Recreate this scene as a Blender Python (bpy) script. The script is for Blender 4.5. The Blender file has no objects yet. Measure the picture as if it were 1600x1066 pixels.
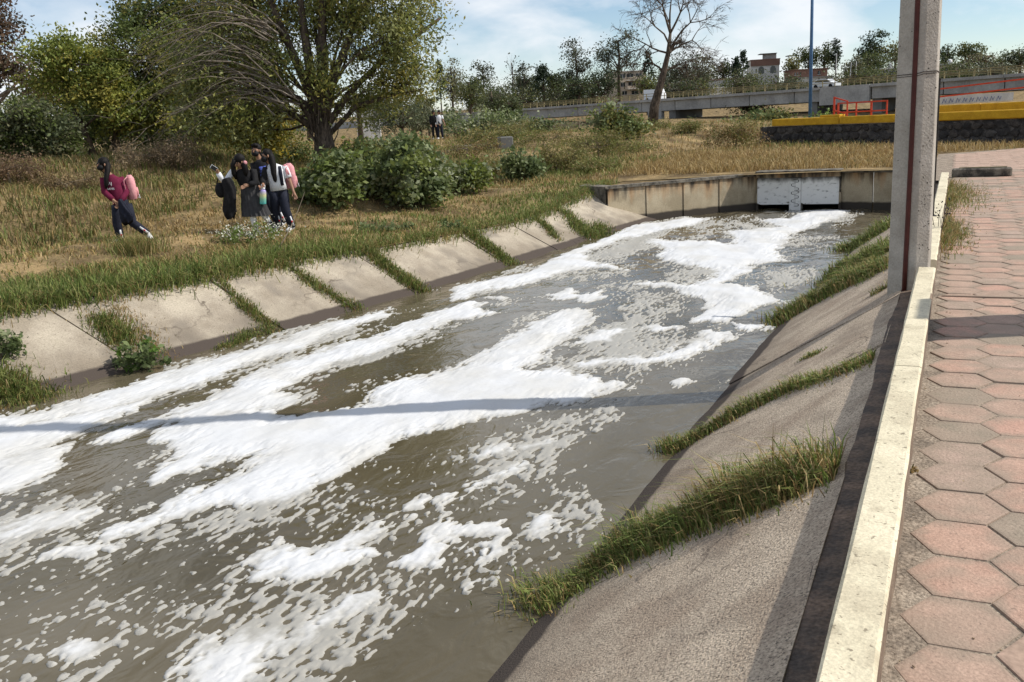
import bpy, bmesh, math, random
import numpy as np
from mathutils import Matrix, Vector

# ------------------------------------------------------------------ camera, sky, sun, exposure
scene = bpy.context.scene
COL = scene.collection
YAW, PITCH, ROLL, EYE, FPX = math.radians(25.8), math.radians(13.32), math.radians(3.2), 1.65, 1450.0
CAM = np.array([0.0, 0.0, EYE])
_f = np.array([-math.sin(YAW) * math.cos(PITCH), math.cos(YAW) * math.cos(PITCH), -math.sin(PITCH)])
_u = np.array([-math.sin(YAW) * math.sin(PITCH), math.cos(YAW) * math.sin(PITCH), math.cos(PITCH)])
_r = np.array([math.cos(YAW), math.sin(YAW), 0.0])
IR = _r * math.cos(ROLL) - _u * math.sin(ROLL)
IU = _r * math.sin(ROLL) + _u * math.cos(ROLL)
cam_data = bpy.data.cameras.new('camera')
cam = bpy.data.objects.new('camera', cam_data); COL.objects.link(cam)
cam_data.sensor_width = 36.0; cam_data.lens = 36.0 * FPX / 1600.0
cam_data.clip_start = 0.05; cam_data.clip_end = 9000.0
M = Matrix.Identity(4)
for i in range(3):
    M[i][0], M[i][1], M[i][2], M[i][3] = IR[i], IU[i], -_f[i], CAM[i]
cam.matrix_world = M
scene.camera = cam

SUN_AZ, SUN_EL = math.atan2(0.908, 0.419), math.radians(46.0)
world = bpy.data.worlds.new('World'); scene.world = world; world.use_nodes = True
wn, wl = world.node_tree.nodes, world.node_tree.links
wn.clear()
w_out = wn.new('ShaderNodeOutputWorld'); w_bg = wn.new('ShaderNodeBackground')
sky = wn.new('ShaderNodeTexSky'); sky.sky_type = 'NISHITA'; sky.sun_disc = False
sky.sun_elevation = SUN_EL; sky.sun_rotation = SUN_AZ; sky.air_density = 1.0; sky.dust_density = 0.25; sky.ozone_density = 1.6; sky.altitude = 1200
w_bg.inputs['Strength'].default_value = 0.105
tc = wn.new('ShaderNodeTexCoord'); sep = wn.new('ShaderNodeSeparateXYZ'); wl.new(tc.outputs['Generated'], sep.inputs[0])
def wmath(op, a, b):
    n = wn.new('ShaderNodeMath'); n.operation = op
    for k, v in enumerate((a, b)):
        if isinstance(v, (int, float)): n.inputs[k].default_value = v
        else: wl.new(v, n.inputs[k])
    return n.outputs[0]
zz = wmath('ADD', wmath('MAXIMUM', sep.outputs[2], 0.0), 0.42)
comb = wn.new('ShaderNodeCombineXYZ')
wl.new(wmath('DIVIDE', sep.outputs[0], zz), comb.inputs[0]); wl.new(wmath('DIVIDE', sep.outputs[1], zz), comb.inputs[1])
cn = wn.new('ShaderNodeTexNoise'); cn.inputs['Scale'].default_value = 2.6; cn.inputs['Detail'].default_value = 8.0; cn.inputs['Roughness'].default_value = 0.52
cn.inputs['Distortion'].default_value = 0.25
wl.new(comb.outputs[0], cn.inputs['Vector'])
cr = wn.new('ShaderNodeValToRGB'); cr.color_ramp.elements[0].position = 0.41; cr.color_ramp.elements[1].position = 0.58
cr.color_ramp.elements[0].color = (0, 0, 0, 1); cr.color_ramp.elements[1].color = (0.85, 0.85, 0.85, 1)
wl.new(cn.outputs['Fac'], cr.inputs[0])
cm = wn.new('ShaderNodeMixRGB'); cm.inputs[2].default_value = (8.0, 8.2, 8.5, 1)
wl.new(cr.outputs[0], cm.inputs[0]); wl.new(sky.outputs[0], cm.inputs[1]); wl.new(cm.outputs[0], w_bg.inputs['Color'])
wl.new(w_bg.outputs[0], w_out.inputs['Surface'])

sun_data = bpy.data.lights.new('sun', 'SUN'); sun_data.energy = 4.0; sun_data.angle = math.radians(0.53); sun_data.color = (1.0, 0.945, 0.86)
sun = bpy.data.objects.new('sun', sun_data); COL.objects.link(sun)
SUN_DIR = Vector((0.908 * math.cos(SUN_EL), 0.419 * math.cos(SUN_EL), math.sin(SUN_EL))).normalized()
sun.rotation_euler = SUN_DIR.to_track_quat('Z', 'Y').to_euler()
vs = scene.view_settings
vs.view_transform = 'Standard'; vs.look = 'None'; vs.exposure = 0.22; vs.gamma = 1.0; vs.use_curve_mapping = False

# ------------------------------------------------------------------ helpers: places
random.seed(7)
RNG = np.random.default_rng(11)
ZW = -1.05                                   # water level; paving is z = 0
def ray(px, py):
    d = _f * FPX + IR * (px - 800.0) - IU * (py - 533.0)
    return d
def P(px, py, depth):                        # point seen at a photo position at a given distance along the view axis
    return CAM + ray(px, py) * (depth / FPX)
def onz(px, py, z):
    d = ray(px, py); return CAM + d * ((z - CAM[2]) / d[2])
def ony(px, py, Y):
    d = ray(px, py); return CAM + d * ((Y - CAM[1]) / d[1])
def zf(p):
    return float((np.asarray(p) - CAM) @ _f)
def interp(y, pts):
    return np.interp(y, [p[0] for p in pts], [p[1] for p in pts])
LW = [(-30, -13.3), (2, -9.75), (6.2, -9.2), (8, -8.9), (10.2, -8.55), (11.7, -8.3), (13.2, -8.02), (16.2, -7.72), (18.6, -7.45), (21.9, -7.15), (25.5, -6.8)]
RW = [(-30, -1.97), (9, -1.97), (12, -1.9), (17.6, -1.68), (23, -1.35), (26, -1.2)]
LT = [(-30, -15.0), (2, -11.5), (6.2, -10.85), (8, -10.5), (10.2, -9.8), (11.7, -9.5), (13.2, -9.1), (16.2, -8.75), (18.6, -8.5), (21.9, -8.5), (25.5, -8.5), (27, -8.5), (40, -8.5), (5000, -8.5)]
LTZ = [(-30, -.3), (11.5, -.3), (15, -.4), (18, -.47), (20.5, -.40), (22.6, -.22), (26, -.16)]
def xlw(y): return interp(y, LW)
def xrw(y): return interp(y, RW)
def xlt(y): return interp(y, LT)
def zlt(y): return interp(y, LTZ)

# value noise
_T = np.random.default_rng(5).random((256, 256))
def vnoise(x, y, seed=0):
    x = np.asarray(x, float) + seed * 17.31; y = np.asarray(y, float) + seed * 9.73
    xi = np.floor(x).astype(int); yi = np.floor(y).astype(int)
    fx = x - xi; fy = y - yi
    fx = fx * fx * fx * (fx * (fx * 6 - 15) + 10); fy = fy * fy * fy * (fy * (fy * 6 - 15) + 10)
    a = _T[xi & 255, yi & 255]; b = _T[(xi + 1) & 255, yi & 255]; c = _T[xi & 255, (yi + 1) & 255]; d = _T[(xi + 1) & 255, (yi + 1) & 255]
    return (a * (1 - fx) + b * fx) * (1 - fy) + (c * (1 - fx) + d * fx) * fy
def fbm(x, y, oct=4, seed=0, gain=.5):
    s = 0; a = 1.0; t = 0; x = np.asarray(x, float); y = np.asarray(y, float)
    for o in range(oct):
        s = s + a * vnoise(x * 2 ** o, y * 2 ** o, seed + o * 3); t += a; a *= gain
    return s / t
def sstep(a, b, x):
    t = np.clip((x - a) / (b - a), 0, 1); return t * t * (3 - 2 * t)

# terrain: heights read at points one can find in the photograph
_CP = []
def cp(px, py, d): _CP.append(P(px, py, d))
for y in (-10, 2, 5, 8, 10, 12.5, 15, 18, 21, 24): _CP.append(np.array([xlt(y), y, zlt(y)])); _CP.append(np.array([xlt(y) - 1.2, y + .3, zlt(y) + .06]))
for a in ((212, 380, 16.6), (100, 376, 17), (10, 402, 16), (-150, 420, 15.5), (420, 364, 17.4), (330, 352, 18), (520, 345, 19.5), (600, 335, 21), (750, 310, 24.6), (880, 292, 27),
          (100, 318, 19.5), (10, 300, 19.5), (0, 268, 21), (-200, 280, 22), (100, 254, 23), (250, 240, 23.5), (330, 282, 20.8), (400, 252, 22.8), (300, 330, 19.3), (470, 268, 22.3), (510, 262, 23.5),
          (560, 300, 22.3), (650, 290, 25.5), (600, 232, 40), (690, 216, 58), (800, 235, 42), (800, 290, 28.5), (900, 206, 50), (900, 250, 36), (1040, 202, 48), (1100, 193, 52), (1060, 250, 32),
          (1000, 265, 28.5), (1150, 240, 36), (1190, 229, 41), (1300, 228, 38.5), (1450, 227, 36), (1600, 225, 33.5), (300, 236, 30), (100, 246, 30), (0, 240, 45), (500, 225, 45)):
    cp(*a)
for x, y in ((0, -20), (6, 0), (0, 5), (0, 12), (0, 20), (0, 28), (6, 15), (8, 30), (20, 20), (-2, 28), (-5, 29), (-4, 33), (2, 33)): _CP.append(np.array([x, y, -.06]))
def far(px, d, z):
    p = P(px, 200, d); _CP.append(np.array([p[0], p[1], z]))
for a in ((1300, 44, .72), (1550, 41, .72), (1500, 60, .2), (1200, 60, .3), (1000, 75, -1.0), (1000, 100, -3), (1200, 95, -3), (1500, 90, -2.6), (1000, 135, -3), (1400, 120, -2.8), (1700, 110, -2.5), (750, 170, -2.6), (700, 140, -2), (450, 200, -2), (100, 60, .5), (100, 110, 0),
          (1800, 80, 0), (-400, 60, .5), (-400, 150, 0), (1000, 170, .5), (1500, 150, .5), (1300, 160, .5), (700, 240, 2.5), (1000, 230, 3.5), (1300, 220, 3), (1600, 210, 2.5), (1000, 310, 8), (1300, 310, 8), (1650, 310, 6),
          (700, 320, 5), (300, 300, 1), (1000, 450, 10), (1400, 450, 9), (2200, 300, 5), (600, 500, 8), (100, 600, 2), (-600, 500, 0), (1000, 1500, 6), (300, 1500, 0), (1800, 1500, 4), (700, 4000, 0)):
    far(*a)
for x, y in ((60, -60), (-60, -60), (0, -300), (300, 0), (-300, 0), (-40, -10), (-30, 5)): _CP.append(np.array([x, y, 0.0]))
_CP = np.array(_CP)
_ct = np.arctan2(_CP[:, 0], _CP[:, 1]); _cl = np.log(np.hypot(_CP[:, 0], _CP[:, 1]) + 3)
def hgt(x, y):
    x = np.atleast_1d(np.asarray(x, float)); y = np.atleast_1d(np.asarray(y, float))
    th = np.arctan2(x, y); lr = np.log(np.hypot(x, y) + 3)
    num = np.zeros_like(x); den = np.zeros_like(x)
    for k in range(len(_CP)):
        dt = np.abs(th - _ct[k]); dt = np.minimum(dt, 2 * math.pi - dt)
        w = 1.0 / (dt * dt + (lr - _cl[k]) ** 2 + 2e-4) ** 1.6
        num += w * _CP[k, 2]; den += w
    h = num / den
    r = np.hypot(x, y)
    h = h + (fbm(x * .9, y * .9, 3, 4) - .5) * .16 * sstep(2, 12, r) * (x < xlt(y) - .5)
    edge = sstep(0.0, 1.4, xlt(y) - x)
    left = (y < 25.5) & (x < xlt(y) + .01)
    h = np.where(left, zlt(y) * (1 - edge) + h * edge, h)
    h = np.where((x > -.45) & (y < 33), -.16 * sstep(36, 32, y) + h * (1 - sstep(36, 32, y)), h)
    return h
def h1(x, y): return float(hgt(x, y)[0])
def G(px, py, start=6.0, end=140.0):          # where the line of sight meets the ground
    d = ray(px, py) / FPX
    ts = np.geomspace(start, end, 700)
    pts = CAM[None, :] + d[None, :] * ts[:, None]
    below = pts[:, 2] <= hgt(pts[:, 0], pts[:, 1])
    k = int(np.argmax(below)) if below.any() else len(ts) - 1
    p = pts[k].copy(); p[2] = h1(p[0], p[1]); return p

# ------------------------------------------------------------------ helpers: objects
def tag(o, label=None, cat=None, group=None, kind=None):
    if label: o['label'] = label
    if cat: o['category'] = cat
    if group: o['group'] = group
    if kind: o['kind'] = kind
    return o
def empty(name, loc=(0, 0, 0), rz=0.0):
    o = bpy.data.objects.new(name, None); COL.objects.link(o); o.location = Vector([float(v) for v in loc]); o.rotation_euler = (0, 0, rz)
    o.empty_display_size = .1
    return o
def thing(name, label, cat, loc=(0, 0, 0), rz=0.0, group=None):
    return tag(empty(name, loc, rz), label, cat, group)
def link(name, me, mat=None, parent=None, smooth=False):
    o = bpy.data.objects.new(name, me); COL.objects.link(o)
    if mat is not None and not me.materials: me.materials.append(mat)
    if parent is not None: o.parent = parent
    if smooth: me.polygons.foreach_set('use_smooth', [True] * len(me.polygons))
    return o
def np_mesh(name, V, faces, col=None, attrs=None):
    me = bpy.data.meshes.new(name); V = np.asarray(V, np.float32)
    me.vertices.add(len(V)); me.vertices.foreach_set('co', V.ravel())
    arrs = [np.asarray(f, np.int32) for f in faces if len(f)]
    tot = sum(a.size for a in arrs); nf = sum(len(a) for a in arrs)
    me.loops.add(tot); me.polygons.add(nf)
    me.loops.foreach_set('vertex_index', np.concatenate([a.ravel() for a in arrs]))
    ls = []; s = 0; lt = []
    for a in arrs:
        k = a.shape[1]; ls.append(s + np.arange(len(a)) * k); lt.append(np.full(len(a), k)); s += a.size
    me.polygons.foreach_set('loop_start', np.concatenate(ls).astype(np.int32))
    me.polygons.foreach_set('loop_total', np.concatenate(lt).astype(np.int32))
    if col is not None:
        at = me.color_attributes.new('Col', 'FLOAT_COLOR', 'POINT')
        c4 = np.ones((len(V), 4), np.float32); c4[:, :3] = col; at.data.foreach_set('color', c4.ravel())
    for nm, v in (attrs or {}).items():
        at = me.attributes.new(nm, 'FLOAT', 'POINT'); at.data.foreach_set('value', np.asarray(v, np.float32))
    me.update(calc_edges=True); me.validate()
    return me
class MB:
    """collects shapes of one piece, then builds ONE mesh object"""
    def __init__(s): s.v = []; s.f = []
    def add(s, vs, fs):
        b = len(s.v); s.v += [tuple(map(float, p)) for p in vs]; s.f += [tuple(i + b for i in f) for f in fs]; return s
    def box(s, c, size, rz=0.0, bev=0.0):
        hx, hy, hz = [d / 2 for d in size]; ca, sa = math.cos(rz), math.sin(rz)
        def T(p): return (c[0] + p[0] * ca - p[1] * sa, c[1] + p[0] * sa + p[1] * ca, c[2] + p[2])
        if bev <= 0:
            vs = [T((x, y, z)) for z in (-hz, hz) for x, y in ((-hx, -hy), (hx, -hy), (hx, hy), (-hx, hy))]
            fs = [(3, 2, 1, 0), (4, 5, 6, 7), (0, 1, 5, 4), (1, 2, 6, 5), (2, 3, 7, 6), (3, 0, 4, 7)]
        else:
            b = min(bev, hx * .9, hy * .9, hz * .9); vs = []; fs = []
            rings = [(-hz, b), (-hz + b, 0), (hz - b, 0), (hz, b)]
            for z, i in rings:
                x, y = hx - i, hy - i
                vs += [T(p) for p in ((-x + b * (i == 0), -y, z), (x - b * (i == 0), -y, z), (x, -y + b * (i == 0), z), (x, y - b * (i == 0), z), (x - b * (i == 0), y, z), (-x + b * (i == 0), y, z), (-x, y - b * (i == 0), z), (-x, -y + b * (i == 0), z))]
            for k in range(3):
                for i in range(8): fs.append((k * 8 + i, k * 8 + (i + 1) % 8, k * 8 + 8 + (i + 1) % 8, k * 8 + 8 + i))
            fs.append(tuple(range(7, -1, -1))); fs.append(tuple(range(24, 32)))
        return s.add(vs, fs)
    def prism(s, poly, z0, z1, scale1=1.0, c=(0, 0)):
        n = len(poly)
        vs = [(x, y, z0) for x, y in poly] + [(c[0] + (x - c[0]) * scale1, c[1] + (y - c[1]) * scale1, z1) for x, y in poly]
        return s.add(vs, [tuple(range(n - 1, -1, -1)), tuple(range(n, 2 * n))] + [(i, (i + 1) % n, n + (i + 1) % n, n + i) for i in range(n)])
    def tube(s, pts, rad, seg=8, flat=None, cap=True, up=None):
        pts = [Vector([float(v) for v in p]) for p in pts]; n = len(pts)
        if not hasattr(rad, '__len__'): rad = [rad] * n
        vs = []; ref = Vector(up) if up else None
        for i, p in enumerate(pts):
            t = (pts[min(i + 1, n - 1)] - pts[max(i - 1, 0)])
            t = t.normalized() if t.length > 1e-9 else Vector((0, 0, 1))
            if ref is None: ref = Vector((1, 0, 0)) if abs(t.x) < .8 else Vector((0, 1, 0))
            a = (ref - t * ref.dot(t)); a = a.normalized() if a.length > 1e-6 else t.orthogonal().normalized()
            ref = a; b = t.cross(a)
            r = rad[i]; ra, rb = (r if hasattr(r, '__len__') else (r, r))
            for k in range(seg):
                an = 2 * math.pi * k / seg; vs.append(p + a * (ra * math.cos(an)) + b * (rb * math.sin(an)))
        fs = [(i * seg + k, i * seg + (k + 1) % seg, (i + 1) * seg + (k + 1) % seg, (i + 1) * seg + k) for i in range(n - 1) for k in range(seg)]
        if cap: fs += [tuple(range(seg - 1, -1, -1)), tuple(range((n - 1) * seg, n * seg))]
        return s.add(vs, fs)
    def ball(s, c, r, nu=12, nv=8, zmin=-1.0, dirn=None):
        rx, ry, rz_ = r if hasattr(r, '__len__') else (r, r, r); vs = []; fs = []
        for j in range(nv + 1):
            a = math.pi * j / nv; z = max(-math.cos(a), zmin)
            for i in range(nu):
                q = 2 * math.pi * i / nu; vs.append((c[0] + rx * math.sin(a) * math.cos(q), c[1] + ry * math.sin(a) * math.sin(q), c[2] + rz_ * z))
        for j in range(nv):
            for i in range(nu): fs.append((j * nu + i, j * nu + (i + 1) % nu, (j + 1) * nu + (i + 1) % nu, (j + 1) * nu + i))
        return s.add(vs, fs)
    def build(s, name, mat, parent=None, smooth=False):
        me = bpy.data.meshes.new(name); me.from_pydata(s.v, [], s.f); me.update()
        return link(name, me, mat, parent, smooth)
def copy_piece(o, parent=None, loc=None):
    c = o.copy(); COL.objects.link(c); c.parent = parent if parent else o.parent
    if loc is not None: c.location = loc
    return c

# ------------------------------------------------------------------ materials
MATS = {}
def mat(name, c1, c2=None, c3=None, scale=4.0, rough=.85, bump=0.0, bscale=40.0, spec=.3, metallic=0.0, ramp=(.38, .62), detail=6.0, fine=0.0, fscale=120.0, stretch=None):
    m = bpy.data.materials.new(name); m.use_nodes = True; MATS[name] = m
    nt = m.node_tree; n, l = nt.nodes, nt.links
    b = n['Principled BSDF']; b.inputs['Roughness'].default_value = rough; b.inputs['Metallic'].default_value = metallic
    b.inputs['Specular IOR Level'].default_value = spec
    g = n.new('ShaderNodeNewGeometry'); vec = g.outputs['Position']
    if stretch:
        mp = n.new('ShaderNodeMapping'); mp.inputs['Scale'].default_value = stretch; l.new(vec, mp.inputs['Vector']); vec = mp.outputs[0]
    colr = None
    if c2 is None: b.inputs['Base Color'].default_value = (*c1, 1)
    else:
        t = n.new('ShaderNodeTexNoise'); t.inputs['Scale'].default_value = scale; t.inputs['Detail'].default_value = detail; t.inputs['Roughness'].default_value = .62
        l.new(vec, t.inputs['Vector'])
        r = n.new('ShaderNodeValToRGB'); r.color_ramp.elements[0].position = ramp[0]; r.color_ramp.elements[1].position = ramp[1]
        r.color_ramp.elements[0].color = (*c1, 1); r.color_ramp.elements[1].color = (*c2, 1)
        if c3: e = r.color_ramp.elements.new((ramp[0] + ramp[1]) / 2); e.color = (*c3, 1)
        l.new(t.outputs['Fac'], r.inputs[0]); colr = r.outputs[0]
        if fine > 0:
            t2 = n.new('ShaderNodeTexNoise'); t2.inputs['Scale'].default_value = fscale; t2.inputs['Detail'].default_value = 3; l.new(vec, t2.inputs['Vector'])
            mr = n.new('ShaderNodeMapRange'); mr.inputs[1].default_value = .3; mr.inputs[2].default_value = .7; mr.inputs[3].default_value = 1 - fine; mr.inputs[4].default_value = 1 + fine
            l.new(t2.outputs['Fac'], mr.inputs[0])
            mx = n.new('ShaderNodeMixRGB'); mx.blend_type = 'MULTIPLY'; mx.inputs[0].default_value = 1
            l.new(colr, mx.inputs[1]); l.new(mr.outputs[0], mx.inputs[2]); colr = mx.outputs[0]
        l.new(colr, b.inputs['Base Color'])
    if bump > 0:
        t3 = n.new('ShaderNodeTexNoise'); t3.inputs['Scale'].default_value = bscale; t3.inputs['Detail'].default_value = 5; l.new(vec, t3.inputs['Vector'])
        bp = n.new('ShaderNodeBump'); bp.inputs['Strength'].default_value = bump; bp.inputs['Distance'].default_value = .02
        l.new(t3.outputs['Fac'], bp.inputs['Height']); l.new(bp.outputs[0], b.inputs['Normal'])
    m['_col'] = 1
    return m
def mix_stain(m, kind, colour, lo, hi, amount=1.0, noise=3.0, nz=.25, stretch=(1, 1, 1)):
    """overlay a stain whose strength runs with height (water line, damp top edge), broken up by noise"""
    nt = m.node_tree; n, l = nt.nodes, nt.links; b = n['Principled BSDF']
    src = b.inputs['Base Color'].links[0].from_socket if b.inputs['Base Color'].links else None
    g = n.new('ShaderNodeNewGeometry'); sp = n.new('ShaderNodeSeparateXYZ'); l.new(g.outputs['Position'], sp.inputs[0])
    mp = n.new('ShaderNodeMapping'); mp.inputs['Scale'].default_value = stretch; l.new(g.outputs['Position'], mp.inputs['Vector'])
    t = n.new('ShaderNodeTexNoise'); t.inputs['Scale'].default_value = noise; t.inputs['Detail'].default_value = 6; l.new(mp.outputs[0], t.inputs['Vector'])
    ma = n.new('ShaderNodeMath'); ma.operation = 'MULTIPLY_ADD'; l.new(t.outputs['Fac'], ma.inputs[0]); ma.inputs[1].default_value = nz; l.new(sp.outputs[2], ma.inputs[2])
    mr = n.new('ShaderNodeMapRange'); mr.inputs[1].default_value = lo + nz * .5; mr.inputs[2].default_value = hi + nz * .5; mr.inputs[3].default_value = 0; mr.inputs[4].default_value = amount
    l.new(ma.outputs[0], mr.inputs[0])
    mx = n.new('ShaderNodeMixRGB'); mx.inputs[2].default_value = (*colour, 1); l.new(mr.outputs[0], mx.inputs[0])
    if src: l.new(src, mx.inputs[1])
    else: mx.inputs[1].default_value = b.inputs['Base Color'].default_value
    l.new(mx.outputs[0], b.inputs['Base Color'])
def leafmat(name, trans=.35, rough=.55, tint=(1, 1, 1)):
    m = bpy.data.materials.new(name); m.use_nodes = True; n, l = m.node_tree.nodes, m.node_tree.links
    b = n['Principled BSDF']; b.inputs['Roughness'].default_value = rough; b.inputs['Specular IOR Level'].default_value = .25
    a = n.new('ShaderNodeVertexColor'); a.layer_name = 'Col'
    tr = n.new('ShaderNodeBsdfTranslucent'); mx = n.new('ShaderNodeMixShader'); mx.inputs[0].default_value = trans
    l.new(a.outputs['Color'], b.inputs['Base Color']); l.new(a.outputs['Color'], tr.inputs['Color'])
    l.new(b.outputs[0], mx.inputs[1]); l.new(tr.outputs[0], mx.inputs[2]); l.new(mx.outputs[0], n['Material Output'].inputs['Surface'])
    return m
LEAF = leafmat('leaf_foliage', .38); BLADE = leafmat('grass_blades', .28, .6)
M_ground = mat('dry_ground', (.12, .085, .045), (.31, .22, .11), (.19, .14, .07), scale=1.1, fine=.35, fscale=25, bump=.8, bscale=14, rough=.95, spec=.1)
M_slopeR = mat('rough_concrete', (.40, .315, .235), (.56, .46, .35), (.48, .39, .295), scale=2.2, fine=.30, fscale=75, bump=.55, bscale=90, rough=.93, spec=.15)
def pits(m_, scale, lo, hi, colour, amt):
    n, l = m_.node_tree.nodes, m_.node_tree.links; b = n['Principled BSDF']; src = b.inputs['Base Color'].links[0].from_socket
    g = n.new('ShaderNodeNewGeometry'); t = n.new('ShaderNodeTexNoise'); t.inputs['Scale'].default_value = scale; t.inputs['Detail'].default_value = 2; t.inputs['Roughness'].default_value = .7; l.new(g.outputs['Position'], t.inputs['Vector'])
    mr = n.new('ShaderNodeMapRange'); mr.inputs[1].default_value = lo; mr.inputs[2].default_value = hi; mr.inputs[4].default_value = amt; l.new(t.outputs['Fac'], mr.inputs[0])
    mx = n.new('ShaderNodeMixRGB'); mx.inputs[2].default_value = (*colour, 1); l.new(mr.outputs[0], mx.inputs[0]); l.new(src, mx.inputs[1]); l.new(mx.outputs[0], b.inputs['Base Color'])
def cracks(m_, scale, width, colour, amt):
    n, l = m_.node_tree.nodes, m_.node_tree.links; b = n['Principled BSDF']; src = b.inputs['Base Color'].links[0].from_socket
    g = n.new('ShaderNodeNewGeometry'); t = n.new('ShaderNodeTexNoise'); t.inputs['Scale'].default_value = 3.5; t.inputs['Detail'].default_value = 6; l.new(g.outputs['Position'], t.inputs['Vector'])
    va = n.new('ShaderNodeVectorMath'); va.operation = 'MULTIPLY_ADD'; va.inputs[1].default_value = (.5, .5, .5); l.new(t.outputs['Color'], va.inputs[0]); l.new(g.outputs['Position'], va.inputs[2])
    v = n.new('ShaderNodeTexVoronoi'); v.feature = 'DISTANCE_TO_EDGE'; v.inputs['Scale'].default_value = scale; l.new(va.outputs[0], v.inputs['Vector'])
    t2 = n.new('ShaderNodeTexNoise'); t2.inputs['Scale'].default_value = .9; l.new(g.outputs['Position'], t2.inputs['Vector'])
    gate = n.new('ShaderNodeMapRange'); gate.inputs[1].default_value = .50; gate.inputs[2].default_value = .60; gate.inputs[4].default_value = amt; l.new(t2.outputs['Fac'], gate.inputs[0])
    mr = n.new('ShaderNodeMapRange'); mr.inputs[1].default_value = width; mr.inputs[2].default_value = 0; l.new(v.outputs['Distance'], mr.inputs[0])
    mu = n.new('ShaderNodeMath'); mu.operation = 'MULTIPLY'; l.new(mr.outputs[0], mu.inputs[0]); l.new(gate.outputs[0], mu.inputs[1])
    mx = n.new('ShaderNodeMixRGB'); mx.inputs[2].default_value = (*colour, 1); l.new(mu.outputs[0], mx.inputs[0]); l.new(src, mx.inputs[1]); l.new(mx.outputs[0], b.inputs['Base Color'])
pits(M_slopeR, 85, .56, .64, (.07, .055, .045), .85); pits(M_slopeR, 30, .60, .70, (.13, .105, .085), .6)
M_slopeL = mat('pale_concrete', (.30, .255, .195), (.44, .385, .30), (.37, .32, .25), scale=1.5, fine=.16, fscale=50, bump=.25, bscale=60, rough=.92, spec=.15)
cracks(M_slopeL, .55, .012, (.10, .08, .06), .9); cracks(M_slopeR, .6, .008, (.09, .07, .055), .8); pits(M_slopeL, 1.3, .50, .68, (.20, .175, .145), .8); pits(M_slopeL, 26, .62, .70, (.15, .125, .10), .6); pits(M_slopeR, 1.6, .55, .75, (.20, .16, .125), .6)
for _m in (M_slopeR, M_slopeL): mix_stain(_m, 'silt', (.17, .14, .105), ZW + .42, ZW + .12, .5, 2.5, .55)
for _m in (M_slopeR, M_slopeL): mix_stain(_m, 'wet', (.075, .06, .05), ZW + .105, ZW + .085, 1, 5, .03)
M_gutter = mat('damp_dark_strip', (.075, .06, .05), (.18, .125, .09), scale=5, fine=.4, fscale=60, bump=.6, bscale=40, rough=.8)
M_kerb = mat('cream_kerb', (.52, .46, .33), (.67, .60, .44), (.60, .54, .39), scale=3, fine=.14, fscale=90, bump=.25, bscale=70, rough=.85)
pits(M_kerb, 34, .63, .69, (.16, .13, .09), .75); pits(M_kerb, 5, .58, .72, (.34, .29, .2), .55)
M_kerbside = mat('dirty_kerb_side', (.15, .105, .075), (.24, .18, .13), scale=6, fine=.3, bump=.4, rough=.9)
M_bed = mat('sandy_mortar', (.20, .165, .13), (.33, .275, .215), (.27, .22, .17), scale=5, fine=.4, fscale=70, bump=.7, bscale=60, rough=.95, spec=.1)
PAVE = [mat('paver_pink_%d' % k, a, b, scale=5, fine=.16, fscale=80, bump=.3, bscale=70, rough=.88, spec=.2, ramp=(.35, .68)) for k, (a, b) in enumerate((
    ((.38, .245, .185), (.47, .315, .24)), ((.335, .235, .18), (.43, .305, .235)), ((.30, .235, .18), (.42, .305, .245)), ((.235, .20, .15), (.33, .26, .20)), ((.40, .245, .185), (.48, .305, .235))))]
def worn_edges(m_, dirt):
    n, l = m_.node_tree.nodes, m_.node_tree.links; b = n['Principled BSDF']; src = b.inputs['Base Color'].links[0].from_socket
    tc = n.new('ShaderNodeTexCoord'); ln = n.new('ShaderNodeVectorMath'); ln.operation = 'LENGTH'; l.new(tc.outputs['Object'], ln.inputs[0])
    g = n.new('ShaderNodeNewGeometry'); t = n.new('ShaderNodeTexNoise'); t.inputs['Scale'].default_value = 9; t.inputs['Detail'].default_value = 7; l.new(g.outputs['Position'], t.inputs['Vector'])
    ma = n.new('ShaderNodeMath'); ma.operation = 'MULTIPLY_ADD'; l.new(t.outputs['Fac'], ma.inputs[0]); ma.inputs[1].default_value = .22; l.new(ln.outputs['Value'], ma.inputs[2])
    mr = n.new('ShaderNodeMapRange'); mr.inputs[1].default_value = .215; mr.inputs[2].default_value = .295; mr.inputs[4].default_value = .85; l.new(ma.outputs[0], mr.inputs[0])
    mx = n.new('ShaderNodeMixRGB'); mx.inputs[2].default_value = (*dirt, 1); l.new(mr.outputs[0], mx.inputs[0]); l.new(src, mx.inputs[1]); l.new(mx.outputs[0], b.inputs['Base Color'])
for _m in PAVE: worn_edges(_m, (.27, .215, .165)); pits(_m, 3.2, .46, .68, (.30, .235, .18), .75); pits(_m, 46, .62, .70, (.13, .10, .08), .5)
M_pavefar = mat('paver_pink_far', (.31, .225, .17), (.44, .305, .235), scale=3.2, fine=.14, fscale=40, bump=.2, rough=.9)
M_post = mat('post_concrete', (.34, .31, .265), (.44, .405, .355), scale=4, fine=.12, fscale=60, bump=.3, bscale=55, rough=.88)
M_red = mat('dark_red_paint', (.06, .014, .011), (.085, .022, .016), scale=12, rough=.6)
M_dark = mat('dark_metal', (.025, .022, .018), (.05, .042, .034), scale=14, rough=.6)
M_wire = mat('rusty_wire', (.04, .03, .025), rough=.7)
M_blue = mat('blue_paint', (.055, .13, .26), (.075, .165, .31), scale=5, rough=.5)
M_head = mat('stained_concrete', (.34, .28, .185), (.48, .405, .28), (.42, .35, .24), scale=1.6, fine=.12, fscale=40, bump=.25, bscale=30, rough=.9)
mix_stain(M_head, 'rust', (.36, .17, .05), -.45, -.05, .6, 3.6, 1.5, (1, 1, .10))
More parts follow.
